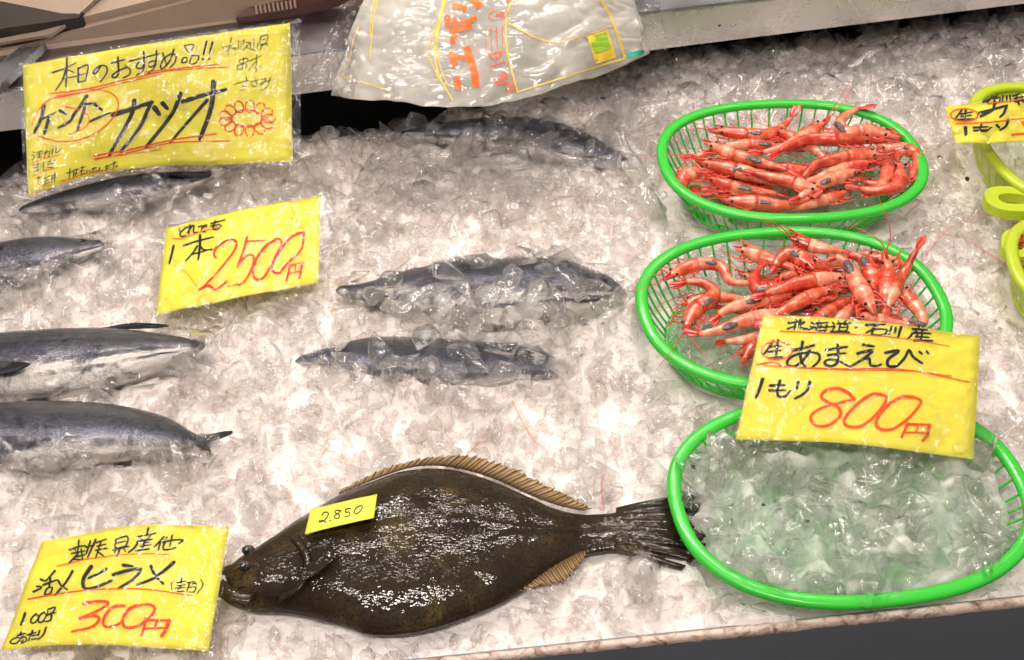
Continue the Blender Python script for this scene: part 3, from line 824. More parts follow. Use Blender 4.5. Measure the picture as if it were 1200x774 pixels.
def basket_ice(b, n, fill, smin, smax, label, clear=(.9, 1.3)):
    it = []; r = random.Random(int(b.a*9999)); wide = 1.0 if b is B3 else .93
    while len(it) < n:
        x, y = b.c.x+r.uniform(-b.a, b.a)*1.02, b.c.y+r.uniform(-b.b, b.b)*1.05
        q = in_basket(b, x, y, .9 if b is not B3 else .97)
        if q > 1: continue
        dome = fill+.008*(1-q)
        z = b.c.z-b.depth+.008+r.random()**.6*(b.depth-.008+dome)
        kk = .80+.18*(z-b.c.z+b.depth)/b.depth
        if in_basket(b, x, y, kk*wide) > 1: continue
        s = smin+(smax-smin)*r.random()**1.3
        it.append((x, y, z, s, r.uniform(*clear)))
    o = chunks_mesh('crushed_ice', it, M['ice_block' if b is B3 else 'ice_clear'])
    # packed milky core under the loose pieces
    V, Fc = [], []; N, K = 96, 26
    for j in range(K+1):
        for i in range(N):
            q = j/K; p = se(b, 2*math.pi*i/N, 1)
            lvl = fill-(.018 if b is not B3 else .020)+.008*(1-q*q); kk = (.80+.18*(lvl+b.depth)/b.depth)*(.95 if b is not B3 else 1.0)*q
            x, y = b.c.x+(p.x-b.c.x)*kk, b.c.y+(p.y-b.c.y)*kk
            V.append((x, y, b.c.z+lvl+(.007 if b is not B3 else .030)*noise.noise(Vector((x*42, y*42, 5)))-(.012 if j == K else 0)))
    for j in range(K):
        for i in range(N):
            a, c = j*N+i, j*N+(i+1) % N; Fc.append((a, c, c+N, a+N))
    me = o.data; bm = bmesh.new(); bm.from_mesh(me); off = len(bm.verts)
    vs = [bm.verts.new(v) for v in V]
    for f in Fc:
        fc = bm.faces.new([vs[i] for i in f]) if len(set(f)) == 4 else None
        if fc: fc.material_index = 1; fc.smooth = True
    bm.to_mesh(me); bm.free(); me.materials.append(M['slush'])
    return tag(o, label, 'ice', kind='stuff')
basket_ice(B1, 330, -.030, .014, .034, 'clear ice lying in the farthest green basket beneath the shrimps')
basket_ice(B2, 420, -.028, .014, .034, 'clear ice lying in the middle green basket beneath the shrimps')
basket_ice(B3, 380, .008, .018, .044, 'clear ice filling the nearest green basket up to its rim')
basket_ice(Y1, 120, -.025, .014, .032, 'clear ice in the lime basket below the cut off sign')
basket_ice(Y2, 100, -.022, .014, .032, 'clear ice in the lower lime basket at right edge')

# ------------------------------------------------------------------ shrimps
def build_shrimp(pts, z, label, group, r_=8.5, roe=None, deep=False, antenna=1, seed=0, tail=True):
    """pts from rostrum tip .. head .. abdomen .. tail tip as (px,py[,dz])"""
    r = random.Random(seed)
    W = [at(p[0], p[1], z+(p[2] if len(p) > 2 else 0)) for p in pts]
    root = empty('shrimp', tuple(W[len(W)//2]), label, 'shrimp', group)
    C = catmull(W, 8); n = len(C)
    L = [0]
    for i in range(1, n): L.append(L[-1]+(C[i]-C[i-1]).length)
    s = scale_at(C[0]); R0 = r_*s
    T = L[-1]
    def prof(t):   # t 0 rostrum .. 1 tail
        if t < .14: return .10+.42*(t/.14)**1.1
        if t < .36: return .52+.48*math.sin((t-.14)/.22*math.pi/2)
        if t < .84: return 1.0-.60*((t-.36)/.48)**1.25
        return .40*(1-(t-.84)/.16*.6)
    seg = 12; body_n = [i for i in range(n) if L[i]/T <= .86]
    up = Vector((0, 0, 1))
    def tubeuv(idx, name, mat, lo, ring_amp):
        V, Fc, UV = [], [], []
        for ii, i in enumerate(idx):
            t = L[i]/T; tg = (C[min(i+1, n-1)]-C[max(i-1, 0)]).normalized()
            sd = tg.cross(up).normalized(); b = sd.cross(tg)
            rr = R0*prof(t)
            if name == 'abdomen':
                ph = ((t-.36)/.5*6) % 1; rr *= 1+ring_amp*.5*(.5-ph)
            if ii == 0: rr *= .55
            if ii == len(idx)-1: rr *= .6
            for k in range(seg):
                a = 2*math.pi*k/seg
                V.append(C[i]+sd*math.cos(a)*rr*.95+b*math.sin(a)*rr*.86); UV.append((t, k/seg))
        for i in range(len(idx)-1):
            for k in range(seg):
                k2 = (k+1) % seg; Fc.append((i*seg+k, i*seg+k2, (i+1)*seg+k2, (i+1)*seg+k))
        Fc.append(tuple(range(seg))[::-1]); Fc.append(tuple((len(idx)-1)*seg+k for k in range(seg)))
        return mesh(name, V, Fc, mat, root, uvs=UV)
    # resample finer
    m = 46; C2, L2 = [], []
    for j in range(m):
        d = T*j/(m-1); k = max(i for i in range(n) if L[i] <= d+1e-9); k = min(k, n-2)
        C2.append(C[k].lerp(C[k+1], (d-L[k])/max(1e-9, L[k+1]-L[k]))); L2.append(d)
    C, L, n = C2, L2, m
    hi = [i for i in range(n) if .03 <= L[i]/T <= .385]; ai = [i for i in range(n) if .355 <= L[i]/T <= .87]
    sm = M[('shell2', 'shell4')[seed % 2] if deep else ('shell', 'shell3', 'shell')[seed % 3]]
    tubeuv(hi, 'carapace', sm, 0, 0); tubeuv(ai, 'abdomen', M[('shell', 'shell3', 'shell4', 'shell2', 'shell3')[seed*7 % 5]], 0, .16)
    def at_t(t):
        k = min(n-2, max(0, int(t*(n-1)))); tg = (C[k+1]-C[k]).normalized(); sd = tg.cross(up).normalized(); return C[k].lerp(C[k+1], t*(n-1)-k), tg, sd, sd.cross(tg)
    # rostrum blade
    p, tg, sd, b = at_t(.12); q, _, _, _ = at_t(0.0)
    v, f = tube([p+b*R0*.4, p.lerp(q, .5)+b*R0*.28, q+b*R0*.1], [(R0*.16, R0*.22), (R0*.10, R0*.14), (R0*.03, R0*.03)], 5)
    mesh('rostrum', v, f, M['tailfan'], root)
    # eyes
    p, tg, sd, b = at_t(.155)
    for sg in (-1, 1):
        v, f = tube([p+sd*sg*R0*.45+b*R0*.30, p+sd*sg*R0*.56+b*R0*.36-tg*R0*.05, p+sd*sg*R0*.68+b*R0*.38-tg*R0*.1], [R0*.12, R0*.20, R0*.13], 7)
        mesh('eye', v, f, M['eye'], root)
    # tail fan
    if tail:
        p, tg, sd, b = at_t(.85); e = at_t(.995)[0]; D = (e-p)
        for ang, k in ((-.30, .92), (-.13, 1.0), (.02, 1.06), (.17, 1.0), (.33, .9)):
            ang *= r.uniform(.5, 1.0)
            dr = D.normalized(); dv = (dr*math.cos(ang)+sd*math.sin(ang)); ln = D.length*k
            P = [p+dv*ln*u+b*R0*.10*math.sin(ang*9) for u in (0, .3, .65, .9, 1.0)]
            v, f = tube(P, [(R0*.20, R0*.10), (R0*.27, R0*.07), (R0*.30, R0*.055), (R0*.18, R0*.045), (R0*.03, R0*.03)], 6)
            mesh('tail_blade', v, f, M['tailfan'], root)
    # legs curled under, both flanks
    for j in range(8):
        p, tg, sd, b = at_t(.15+.032*j); sg = 1 if (j+seed) % 2 else -1
        fwd = -tg*(.6+.25*(j % 4))*R0*1.2
        P = catmull([p+sd*sg*R0*.6-b*R0*.3, p+sd*sg*R0*r.uniform(1.1, 1.6)+fwd*.4-b*R0*.1, p+sd*sg*R0*r.uniform(.9, 1.9)+fwd*1.5+b*R0*r.uniform(-.4, .3)], 4)
        v, f = tube(P, [R0*(.17-.12*i/(len(P)-1)) for i in range(len(P))], 4); mesh('leg', v, f, M['leg'], root)
    # long red antennae
    for j in range(2):
        if not antenna: break
        p, tg, sd, b = at_t(.10); d = -tg
        ln = R0*r.uniform(3, 6.5); sg = -1 if j else 1; k1, k2 = r.uniform(.1, .9), r.uniform(-.6, 1.4)
        P = catmull([p, p+d*ln*.35+sd*sg*R0*k1+b*R0*.6, p+d*ln*.7+sd*sg*R0*(k1+k2)+b*R0*.7, p+d*ln+sd*sg*R0*(k1+2*k2)+b*R0*r.uniform(-.2, .8)], 5)
        v, f = tube(P, [R0*(.075-.045*i/(len(P)-1)) for i in range(len(P))], 4); mesh('antenna', v, f, M['leg'], root)
    if roe is not None:
        p, tg, sd, b = at_t(roe)
        side = -sd if (-sd).dot(Vector((0, -1, .4))) > sd.dot(Vector((0, -1, .4))) else sd
        P = [p+b*R0*.42+side*R0*.30+tg*R0*u for u in (-1.1, -.6, 0, .6, 1.1)]
        v, f = tube(catmull(P, 4), [(R0*q*.60, R0*q*.48) for q in [.15+.62*math.sin(math.pi*(i+.4)/17.5)**.6 for i in range(17)]], 12)
        v = [x+Vector(noise.noise_vector(x*420+Vector((seed, 0, 0))))*R0*.08 for x in v]
        mesh('roe', v, f, M['roe'], root)
    return root
G1, G2 = 'shrimps heaped in the farthest green basket', 'shrimps heaped in the middle green basket'
C1, C2_ = 'glossy orange red shrimp tangled in the heap of the farthest green basket', 'glossy orange red shrimp tangled in the heap of the middle green basket'
S1 = [ # pts rostrum->tail, z, radius, roe, label
 ([(824, 153), (850, 155), (880, 158), (905, 156), (922, 144), (937, 123, .012)], .050, 8.5, .42, 'shrimp at back left of the farthest basket with its tail raised'),
 ([(820, 164), (850, 178), (880, 188), (915, 197), (940, 206)], .058, 9, .55, None),
 ([(930, 176), (905, 172), (878, 170), (850, 174), (820, 182), (796, 186)], .048, 8, .25, None),
 ([(808, 186), (838, 195), (866, 201), (900, 210), (935, 219), (960, 222)], .054, 10, .38, None),
 ([(838, 204), (816, 202), (800, 210), (800, 224), (816, 230), (836, 226)], .048, 10, .60, 'tightly curled shrimp at the left end of the farthest basket'),
 ([(838, 232), (862, 236), (890, 238), (918, 241), (940, 236), (964, 222, .010)], .054, 9.5, .42, None),
 ([(822, 205), (845, 215), (870, 222), (900, 226), (925, 230)], .050, 8.5, .5, None),
 ([(1062, 162), (1040, 158), (1016, 154), (992, 156), (984, 144), (1000, 130), (1028, 123, .008)], .062, 9.5, .50, 'shrimp arched over the back rim of the farthest basket'),
 ([(978, 134, .012), (958, 150), (930, 168), (900, 178), (876, 178)], .056, 8.5, None, None),
 ([(1040, 168), (1010, 164), (980, 163), (950, 163), (922, 172), (900, 186)], .060, 9, None, None),
 ([(1020, 166), (1042, 174), (1064, 176), (1076, 186), (1070, 204), (1062, 216)], .056, 8.5, .35, 'shrimp hooked along the right end of the farthest basket'),
 ([(1045, 181), (1010, 182), (980, 187), (955, 194), (943, 206), (932, 218)], .064, 9.5, None, None),
 ([(1034, 190), (1005, 194), (975, 202), (955, 210), (930, 216)], .060, 8, None, None),
 ([(1012, 197), (990, 205), (966, 214), (945, 226), (925, 238)], .060, 8.5, .5, None),
 ([(1046, 186), (1056, 200), (1052, 218), (1030, 224), (1005, 221), (990, 218)], .058, 9.5, .28, None),
 ([(1032, 176), (1040, 192), (1038, 208), (1028, 222), (1010, 230)], .054, 8.5, .30, None),
 ([(968, 224), (948, 220), (922, 212), (895, 206), (870, 200)], .062, 9.5, None, None),
 ([(1000, 222), (980, 230), (955, 238), (930, 244), (905, 246)], .050, 7.5, None, None),
 ([(900, 150), (925, 160), (945, 170), (960, 180), (975, 196)], .050, 8, None, None),
 ([(1070, 165), (1050, 164), (1030, 160), (1005, 152), (985, 150)], .050, 8, None, None),
 ([(860, 190), (885, 200), (912, 206), (940, 212), (970, 222)], .046, 8, .4, None),
 ([(1004, 210), (1020, 216), (1040, 220), (1056, 212), (1066, 196)], .048, 8, None, None),
]
S2_ = [
 ([(772, 331, .004), (800, 316), (824, 309), (846, 314), (856, 330), (884, 332), (905, 330)], .056, 9, .46, 'shrimp reaching over the left rim of the middle basket'),
 ([(806, 398), (806, 380), (816, 362), (832, 352), (836, 340), (815, 330), (784, 336)], .058, 11, .42, 'bent shrimp at the left of the middle basket with its head down'),
 ([(930, 362), (896, 370), (868, 378), (840, 388), (815, 392), (800, 388)], .064, 9.5, .6, None),
 ([(945, 340), (912, 347), (880, 354), (850, 364), (832, 380)], .060, 10.5, .5, None),
 ([(935, 330), (908, 338), (888, 340), (884, 324), (897, 306)], .064, 9.5, .42, None),
 ([(858, 290), (880, 297), (900, 304), (925, 312), (945, 322)], .060, 9.5, None, None),
 ([(958, 318), (940, 304), (924, 298), (912, 306), (905, 320)], .066, 11, .38, None),
 ([(922, 277, .008), (944, 286), (968, 292), (998, 296)], .062, 9.5, None, 'shrimp along the back rim of the middle basket'),
 ([(1028, 372), (1016, 352), (1004, 332), (994, 312), (978, 300), (968, 306)], .074, 12, .62, 'pale shrimp with a grey roe lump in the centre of the middle basket'),
 ([(1026, 342), (1022, 326), (1014, 308), (1000, 300), (985, 304)], .062, 11, .50, None),
 ([(1034, 288, .016), (1040, 318), (1039, 345), (1038, 368), (1036, 390)], .066, 11, None, 'shrimp with its head pointing up beside the raised tail in the middle basket'),
 ([(1036, 372), (1046, 345), (1058, 322), (1070, 300, .012), (1084, 276, .026)], .070, 8.5, None, 'shrimp whose tail sticks up over the right of the middle basket'),
 ([(1052, 328), (1060, 346), (1078, 366), (1080, 380), (1060, 376), (1040, 370)], .060, 8.5, .72, None),
 ([(1010, 300), (1032, 304), (1052, 308), (1066, 312), (1080, 318)], .052, 8, None, None),
 ([(1000, 322), (960, 328), (930, 334), (905, 342), (880, 350)], .070, 10, None, None),
 ([(985, 336), (955, 345), (930, 358), (905, 372), (885, 384)], .066, 9, None, None),
 ([(930, 390), (955, 378), (975, 362), (1000, 350), (1012, 345)], .060, 9, .35, None),
 ([(1000, 368), (1020, 372), (1045, 378), (1075, 382)], .064, 8, None, None),
 ([(925, 385), (900, 392), (875, 398), (850, 400), (838, 404)], .054, 8.5, None, None),
 ([(868, 430), (878, 412), (888, 400), (905, 388), (925, 380)], .050, 8, None, None),
 ([(966, 388), (985, 372), (1000, 360), (1020, 352), (1040, 340)], .054, 9, None, None),
 ([(900, 330), (930, 322), (960, 316), (985, 312), (1005, 318)], .052, 9, None, None),
 ([(880, 372), (910, 362), (940, 352), (970, 350), (995, 356)], .050, 9, None, None),
]
fr_ = random.Random(12)
for S_, BB, cx0, cx1, cy0, cy1, zz in ((S1, B1, 815, 1045, 160, 236, .030), (S2_, B2, 830, 1060, 306, 392, .034)):
    for _ in range(13):
        x, y = fr_.uniform(cx0, cx1), fr_.uniform(cy0, cy1); a = fr_.uniform(-.5, .5)+(math.pi if fr_.random() < .5 else 0); ln = fr_.uniform(95, 125); bend = fr_.uniform(-22, 22)
        P = []
        for t in (-.5, -.2, .1, .35, .5):
            P.append((x+ln*t*math.cos(a)-bend*(1-4*t*t)*math.sin(a), y+(ln*t*math.sin(a)+bend*(1-4*t*t)*math.cos(a))*.65))
        if all(in_basket(BB, *at(q[0], q[1], .04).xy, .9) < 1 for q in P): S_.append((P, zz+fr_.uniform(0, .012), fr_.uniform(8, 9.5), fr_.choice((None, .4, .5)), None))
def describe(P, roe, cx0, cx1, cy0, cy1, bname, k):
    mx, my = sum(q[0] for q in P)/len(P), sum(q[1] for q in P)/len(P)
    fx, fy = min(.99, max(0, (mx-cx0)/(cx1-cx0))), min(.99, max(0, (my-cy0)/(cy1-cy0)))
    dx, dy = P[0][0]-P[-1][0], P[0][1]-P[-1][1]
    hd = ('right' if dx > 0 else 'left') if abs(dx) > 1.2*abs(dy) else ('front' if dy > 0 else 'back')
    ln = sum(math.dist(P[i][:2], P[i+1][:2]) for i in range(len(P)-1)); cv = math.dist(P[0][:2], P[-1][:2])/ln
    shape = 'straight' if cv > .985 else ('bent' if cv > .85 else 'curled')
    return f"{shape} {'roe carrying ' if roe else ''}shrimp, head to {hd}, {('left end', 'left', 'centre', 'right', 'right end')[int(fx*5)]} {('back', 'middle', 'front')[int(fy*3)]} of the {bname} basket"
S1[:] = [(p, z, r_, roe, lb or describe(p, roe, 800, 1060, 140, 245, 'farthest', i)) for i, (p, z, r_, roe, lb) in enumerate(S1)]
S2_[:] = [(p, z, r_, roe, lb or describe(p, roe, 800, 1080, 285, 410, 'middle', i)) for i, (p, z, r_, roe, lb) in enumerate(S2_)]
for k, (p, z, r_, roe, lb) in enumerate(S1):
    build_shrimp(p, z-.006, lb or C1, G1, r_*1.06, roe, k % 3 == 0, k % 3 != 1, k)
for k, (p, z, r_, roe, lb) in enumerate(S2_):
    build_shrimp(p, z-.006, lb or C2_, G2, r_*1.06, roe, k % 3 == 1, k % 3 != 2, 50+k)
build_shrimp([(1190, 284), (1204, 281), (1222, 286), (1240, 296), (1262, 300)], .045, 'shrimp in the lower lime basket at the right edge', 'shrimps in the lime basket', 8, None, True, 0, 99)
build_shrimp([(1198, 296), (1218, 300), (1240, 306), (1264, 312)], .040, 'shrimp lying nearer the rim in the lower lime basket', 'shrimps in the lime basket', 8, None, True, 0, 98)

# ------------------------------------------------------------------ surfaces that carry writing
class Surf:
    def __init__(s, top, bot, bulge=.004, wr=.0012, seed=0, ext=None):
        """top, bot: lists of (px,py,z) left..right"""
        s.T = [at(*p) for p in top]; s.B = [at(*p) for p in bot]; s.bulge, s.wr, s.seed = bulge, wr, seed
        nrm = (s.T[-1]-s.T[0]).cross(s.B[0]-s.T[0]); nrm.normalize(); s.n = nrm if nrm.z > 0 else -nrm
    def edge(s, P, u):
        if len(P) == 2: return P[0].lerp(P[1], u)
        k = len(P)-1; x = u*k; i = max(0, min(k-1, int(math.floor(x)))); t = x-i
        a = P[i-1] if i > 0 else P[0]*2-P[1]; b, c = P[i], P[i+1]; d = P[i+2] if i+2 <= k else P[k]*2-P[k-1]
        if t < 0 or t > 1: return b+(c-b)*t
        return .5*((2*b)+(c-a)*t+(2*a-5*b+4*c-d)*t*t+(3*b-a-3*c+d)*t**3)
    def at(s, u, v, off=0):
        p = s.edge(s.T, u).lerp(s.edge(s.B, u), v)
        q = Vector((u*3+s.seed, v*2.2, s.seed*1.7))
        return p+s.n*(s.bulge*math.sin(math.pi*min(1, max(0, u)))*math.sin(math.pi*min(1, max(0, v)))+s.wr*noise.noise(q*1.6)+off)
    def inv(s, px, py, guess):
        u, v = guess
        for _ in range(6):
            a = proj(s.at(u, v)); ex, ey = px-a[0], py-a[1]
            if abs(ex)+abs(ey) < .02: break
            h = .004; b = proj(s.at(u+h, v)); c = proj(s.at(u, v+h))
            j11, j21, j12, j22 = (b[0]-a[0])/h, (b[1]-a[1])/h, (c[0]-a[0])/h, (c[1]-a[1])/h
            det = j11*j22-j12*j21
            if abs(det) < 1e-6: break
            u += (ex*j22-ey*j12)/det; v += (j11*ey-j21*ex)/det
        return u, v
    def grid(s, name, nu, nv, mat, parent, off=0, u0=0, u1=1, v0=0, v1=1, thick=0, extra=None):
        V, Fc, UV = [], [], []
        for j in range(nv+1):
            for i in range(nu+1):
                u, v = u0+(u1-u0)*i/nu, v0+(v1-v0)*j/nv
                e = extra(u, v) if extra else 0
                V.append(s.at(u, v, off+e)); UV.append((u, v))
        for j in range(nv):
            for i in range(nu):
                a = j*(nu+1)+i; Fc.append((a, a+nu+1, a+nu+2, a+1))
        o = mesh(name, V, Fc, mat, parent, uvs=UV)
        if thick:
            m = o.modifiers.new('thick', 'SOLIDIFY'); m.thickness = thick; m.offset = -1 if s.n.z > 0 else 1
        return o
def parse(spec): return [(w_, [tuple(float(c) for c in q.split(',')) for q in pts.split()]) for w_, pts in spec]
def strokes(surf, name, spec, crop, mat, parent, off=.0004, wk=1.12, square=False):
    x0, y0, k = crop; V, Fc = [], []; g = (.5, .5); cnt = 0
    for w_, pts in parse(spec):
        P = [Vector((x0+x*k, y0+y*k, 0)) for x, y in pts]
        P = catmull(P, 5 if len(P) > 2 else 4); n = len(P); hw = w_*k*wk/2
        cnt += 1; d = off+(cnt % 12)*.00003
        # round-ish ends
        t0 = (P[1]-P[0]).normalized(); t1 = (P[-1]-P[-2]).normalized()
        Q = [P[0]-t0*hw*.7]+P+[P[-1]+t1*hw*.7]
        if square: Q = P
        W_ = [hw]*n if square else [hw*.45]+[hw*(1.06-.28*(i/(n-1))) for i in range(n)]+[hw*.25]
        o = len(V)
        for i, p in enumerate(Q):
            t = (Q[min(i+1, len(Q)-1)]-Q[max(i-1, 0)])
            if t.length < 1e-6: t = Vector((1, 0, 0))
            t.normalize(); s = Vector((-t.y, t.x, 0))*W_[i]
            sub = max(2, min(12, int(2*hw/1.6)+1)) if square else 2
            for sg in [-1+2*q_/(sub-1) for q_ in range(sub)]:
                g = surf.inv(p.x+s.x*sg, p.y+s.y*sg, g)
                if not (-.3 < g[0] < 1.3 and -.3 < g[1] < 1.3): g = surf.inv(p.x, p.y, (.5, .5))
                V.append(surf.at(g[0], g[1], d))
            if i:
                for q_ in range(sub-1): a = o+sub*(i-1)+q_; Fc.append((a, a+1, a+sub+1, a+sub))
    return mesh(name, V, Fc, mat, parent, smooth=False)
def ell(cx, cy_, rx, ry, w_=5, a0=0, a1=360, n=18, rot=0):
    pts = []
    for i in range(n+1):
        a = R(a0+(a1-a0)*i/n); x, y = rx*math.cos(a), ry*math.sin(a); c, s = math.cos(R(rot)), math.sin(R(rot))
        pts.append(f'{cx+x*c-y*s:.1f},{cy_+x*s+y*c:.1f}')
    return (w_, ' '.join(pts))
def sign(loc_px, z, label, surf, film=True, mat=None, fu=(-.015, 1.03), fv=(-.02, 1.03), name='price_sign'):
    root = empty(name, tuple(at(*loc_px, z)), label, 'sign', 'yellow handwritten price signs')
    surf.grid('paper', 30, 20, mat or M['paper'], root, 0, thick=.0004)
    if film:
        e = lambda u, v: .0006+.0011*abs(noise.noise(Vector((u*9+surf.seed, v*7, 4))))+.0006*abs(noise.noise(Vector((u*26, v*20+surf.seed, 8))))
        surf.grid('clear_sleeve', 90, 60, M['film'], root, .0006, fu[0], fu[1], fv[0], fv[1], extra=e)
    return root

# ---- 800 yen sign
s4 = Surf([(894, 370, .094), (958, 372, .095), (1022, 377, .095), (1149, 394, .090)], [(862, 515, .056), (930, 517, .056), (1000, 521, .055), (1141, 538, .050)], .003, .0015, 1)
r4 = sign((1000, 520), .05, 'yellow sign reading 800 yen propped between the middle and nearest green baskets', s4)
D = (860, 360, .25)
strokes(s4, 'black_writing', [
 (11, '255,76 300,70'), (11, '292,62 283,106'), (9, '250,104 285,92'), (11, '330,72 312,84'), (12, '312,62 308,96 345,105'),
 (9, '362,74 376,82'), (9, '356,90 370,96'), (9, '352,110 378,94'), (9, '398,66 384,82'), (9, '386,78 442,74'), (9, '395,85 388,112 435,110'), (9, '436,84 425,118'), (9, '378,98 450,94'), (8, '408,86 404,106'),
 (9, '462,74 471,82'), (9, '456,94 473,92 460,112'), (10, '452,118 500,117 542,120'), (8, '490,67 496,76'), (8, '526,65 514,76'), (8, '483,80 546,77'), (8, '498,84 494,112 526,112 532,86 500,84'), (7, '498,97 528,97'),
 (11, '569,98 577,98'),
 (11, '618,86 710,82'), (11, '668,84 650,105 620,122'), (10, '655,106 648,130 700,132 716,108 657,105'), (11, '740,94 726,128'), (10, '758,98 755,122'), (12, '784,94 768,146'),
 (9, '866,88 868,100'), (10, '836,104 906,109'), (8, '850,110 858,119'), (8, '888,110 876,120'), (10, '834,122 922,126'), (10, '838,122 826,140 812,152'), (8, '862,130 850,142'), (9, '855,141 914,143'), (9, '882,128 874,158'), (11, '842,157 930,160'),
 (12, '184,158 160,198 140,222'), (10, '172,188 226,182'), (10, '160,212 220,206'), (12, '207,155 196,240'), (12, '166,242 226,236'),
 (14, '272,206 320,196 376,181'), (14, '322,164 311,210 316,255 338,286'), (13, '356,205 330,245 285,280 255,275 252,252 290,226 350,214 392,220 402,242 392,262 368,283'),
 (14, '430,203 530,188'), (13, '440,228 522,218'), (13, '486,176 489,235 480,268 445,278 424,262 450,247 490,255 537,277'),
 (13, '604,178 655,186'), (14, '578,220 650,205 605,245 545,282'), (13, '607,245 634,243 640,272 668,278 690,270'),
 (14, '708,216 772,207 725,245 722,276 760,278 800,240 820,204 840,235 882,266'), (10, '868,210 882,222'), (10, '898,206 912,220'),
 (15, '135,338 120,385 103,426'), (13, '216,346 205,392 208,420 240,420 264,394'), (12, '168,370 240,368'), (12, '165,392 244,391'), (14, '301,350 295,384'), (14, '356,350 344,390 318,414 286,430')], D, M['ink'], r4)
strokes(s4, 'red_writing', [
 (5, '216,115 400,123 600,132 800,150 1010,186'), (7, '106,272 190,262 245,282 500,292 800,296 1100,354'), (5, '140,276 260,285 520,298 820,302 1020,326'), ell(200, 207, 73, 42, 8, 20, 395),
 (15, '564,436 530,402 480,383 430,395 410,422 440,450 488,472 498,510 455,550 398,562 362,535 370,500 430,468 500,450 566,434'),
 (15, '690,412 640,415 565,468 518,528 530,560 590,562 650,522 700,462 714,425 680,410'), (15, '838,424 780,426 705,478 667,538 680,572 738,576 810,530 864,470 874,440 830,420'),
 (14, '812,548 800,580 784,614'), (13, '812,552 920,555'), (16, '916,555 905,595 884,630'), (10, '864,556 852,592'), (9, '800,590 905,592')], D, M['orange_ink'], r4, off=.0008)

# ---- 2500 yen sign
s2 = Surf([(194, 269, .044), (281, 246, .052), (376, 229, .058)], [(183, 369, .022), (274, 350, .024), (373, 331, .026)], .004, .002, 5)
r2 = sign((280, 350), .03, 'yellow sign reading 2500 yen standing in ice between the left bonitos', s2, fu=(-.01, 1.07))
Bc = (180, 230, .1808)
strokes(s2, 'black_writing', [
 (9, '163,214 178,242'), (10, '205,210 172,245 182,264 212,258'), (6, '205,200 212,206'), (9, '237,184 228,252'), (8, '212,208 252,195 216,242'), (9, '240,210 262,192 260,236 286,236'), (9, '292,202 348,190 318,208 314,226 338,236'), (6, '340,200 348,206'),
 (9, '402,160 386,214 418,216 440,192'), (9, '372,180 466,156'), (8, '368,198 432,186'),
 (15, '130,322 118,380 103,440'), (12, '193,324 290,292 387,268'), (15, '302,254 300,330 290,416'), (12, '285,325 255,370 210,422'), (12, '302,328 330,352 382,348'), (10, '252,378 330,360')], Bc, M['ink'], r2)
strokes(s2, 'red_writing', [
 (5, '122,276 160,282 200,274 300,236 452,196'),
 (15, '405,402 392,385 402,345 445,308 500,285 536,300 528,350 470,430 385,530 298,612'), (17, '298,612 345,584 375,592 398,610 430,596 474,556'),
 (16, '608,262 592,330 568,400 542,464'), (14, '542,464 590,402 636,384 652,420 630,490 595,550 560,578 538,574'), (12, '606,298 730,290'),
 (17, '800,286 740,318 682,386 650,468 648,520 672,546 715,530 760,460 800,376 828,320 822,284 786,284'), (17, '976,245 940,246 880,280 812,370 770,448 778,494 820,502 850,462 900,410 960,345 976,250'),
 (15, '886,452 876,500 860,556'), (13, '880,456 968,436'), (16, '964,438 956,490 944,540'), (10, '922,452 914,500'), (11, '868,508 950,490')], Bc, M['red'], r2, off=.0008)
strokes(s2, 'loose_antenna', [(3, '140,450 220,508 290,602'), (3, '895,70 925,150 980,232'), (7, '478,592 500,588'), (6, '515,588 534,580'), (7, '895,150 899,154'), (6, '680,192 688,190'), (6, '80,672 88,668'), (6, '96,628 99,632'), (5, '866,356 872,356'), (7, '905,268 915,268'), (5, '735,128 738,130'), (5, '560,232 563,234')], Bc, M['thread'], r2, off=.0012)

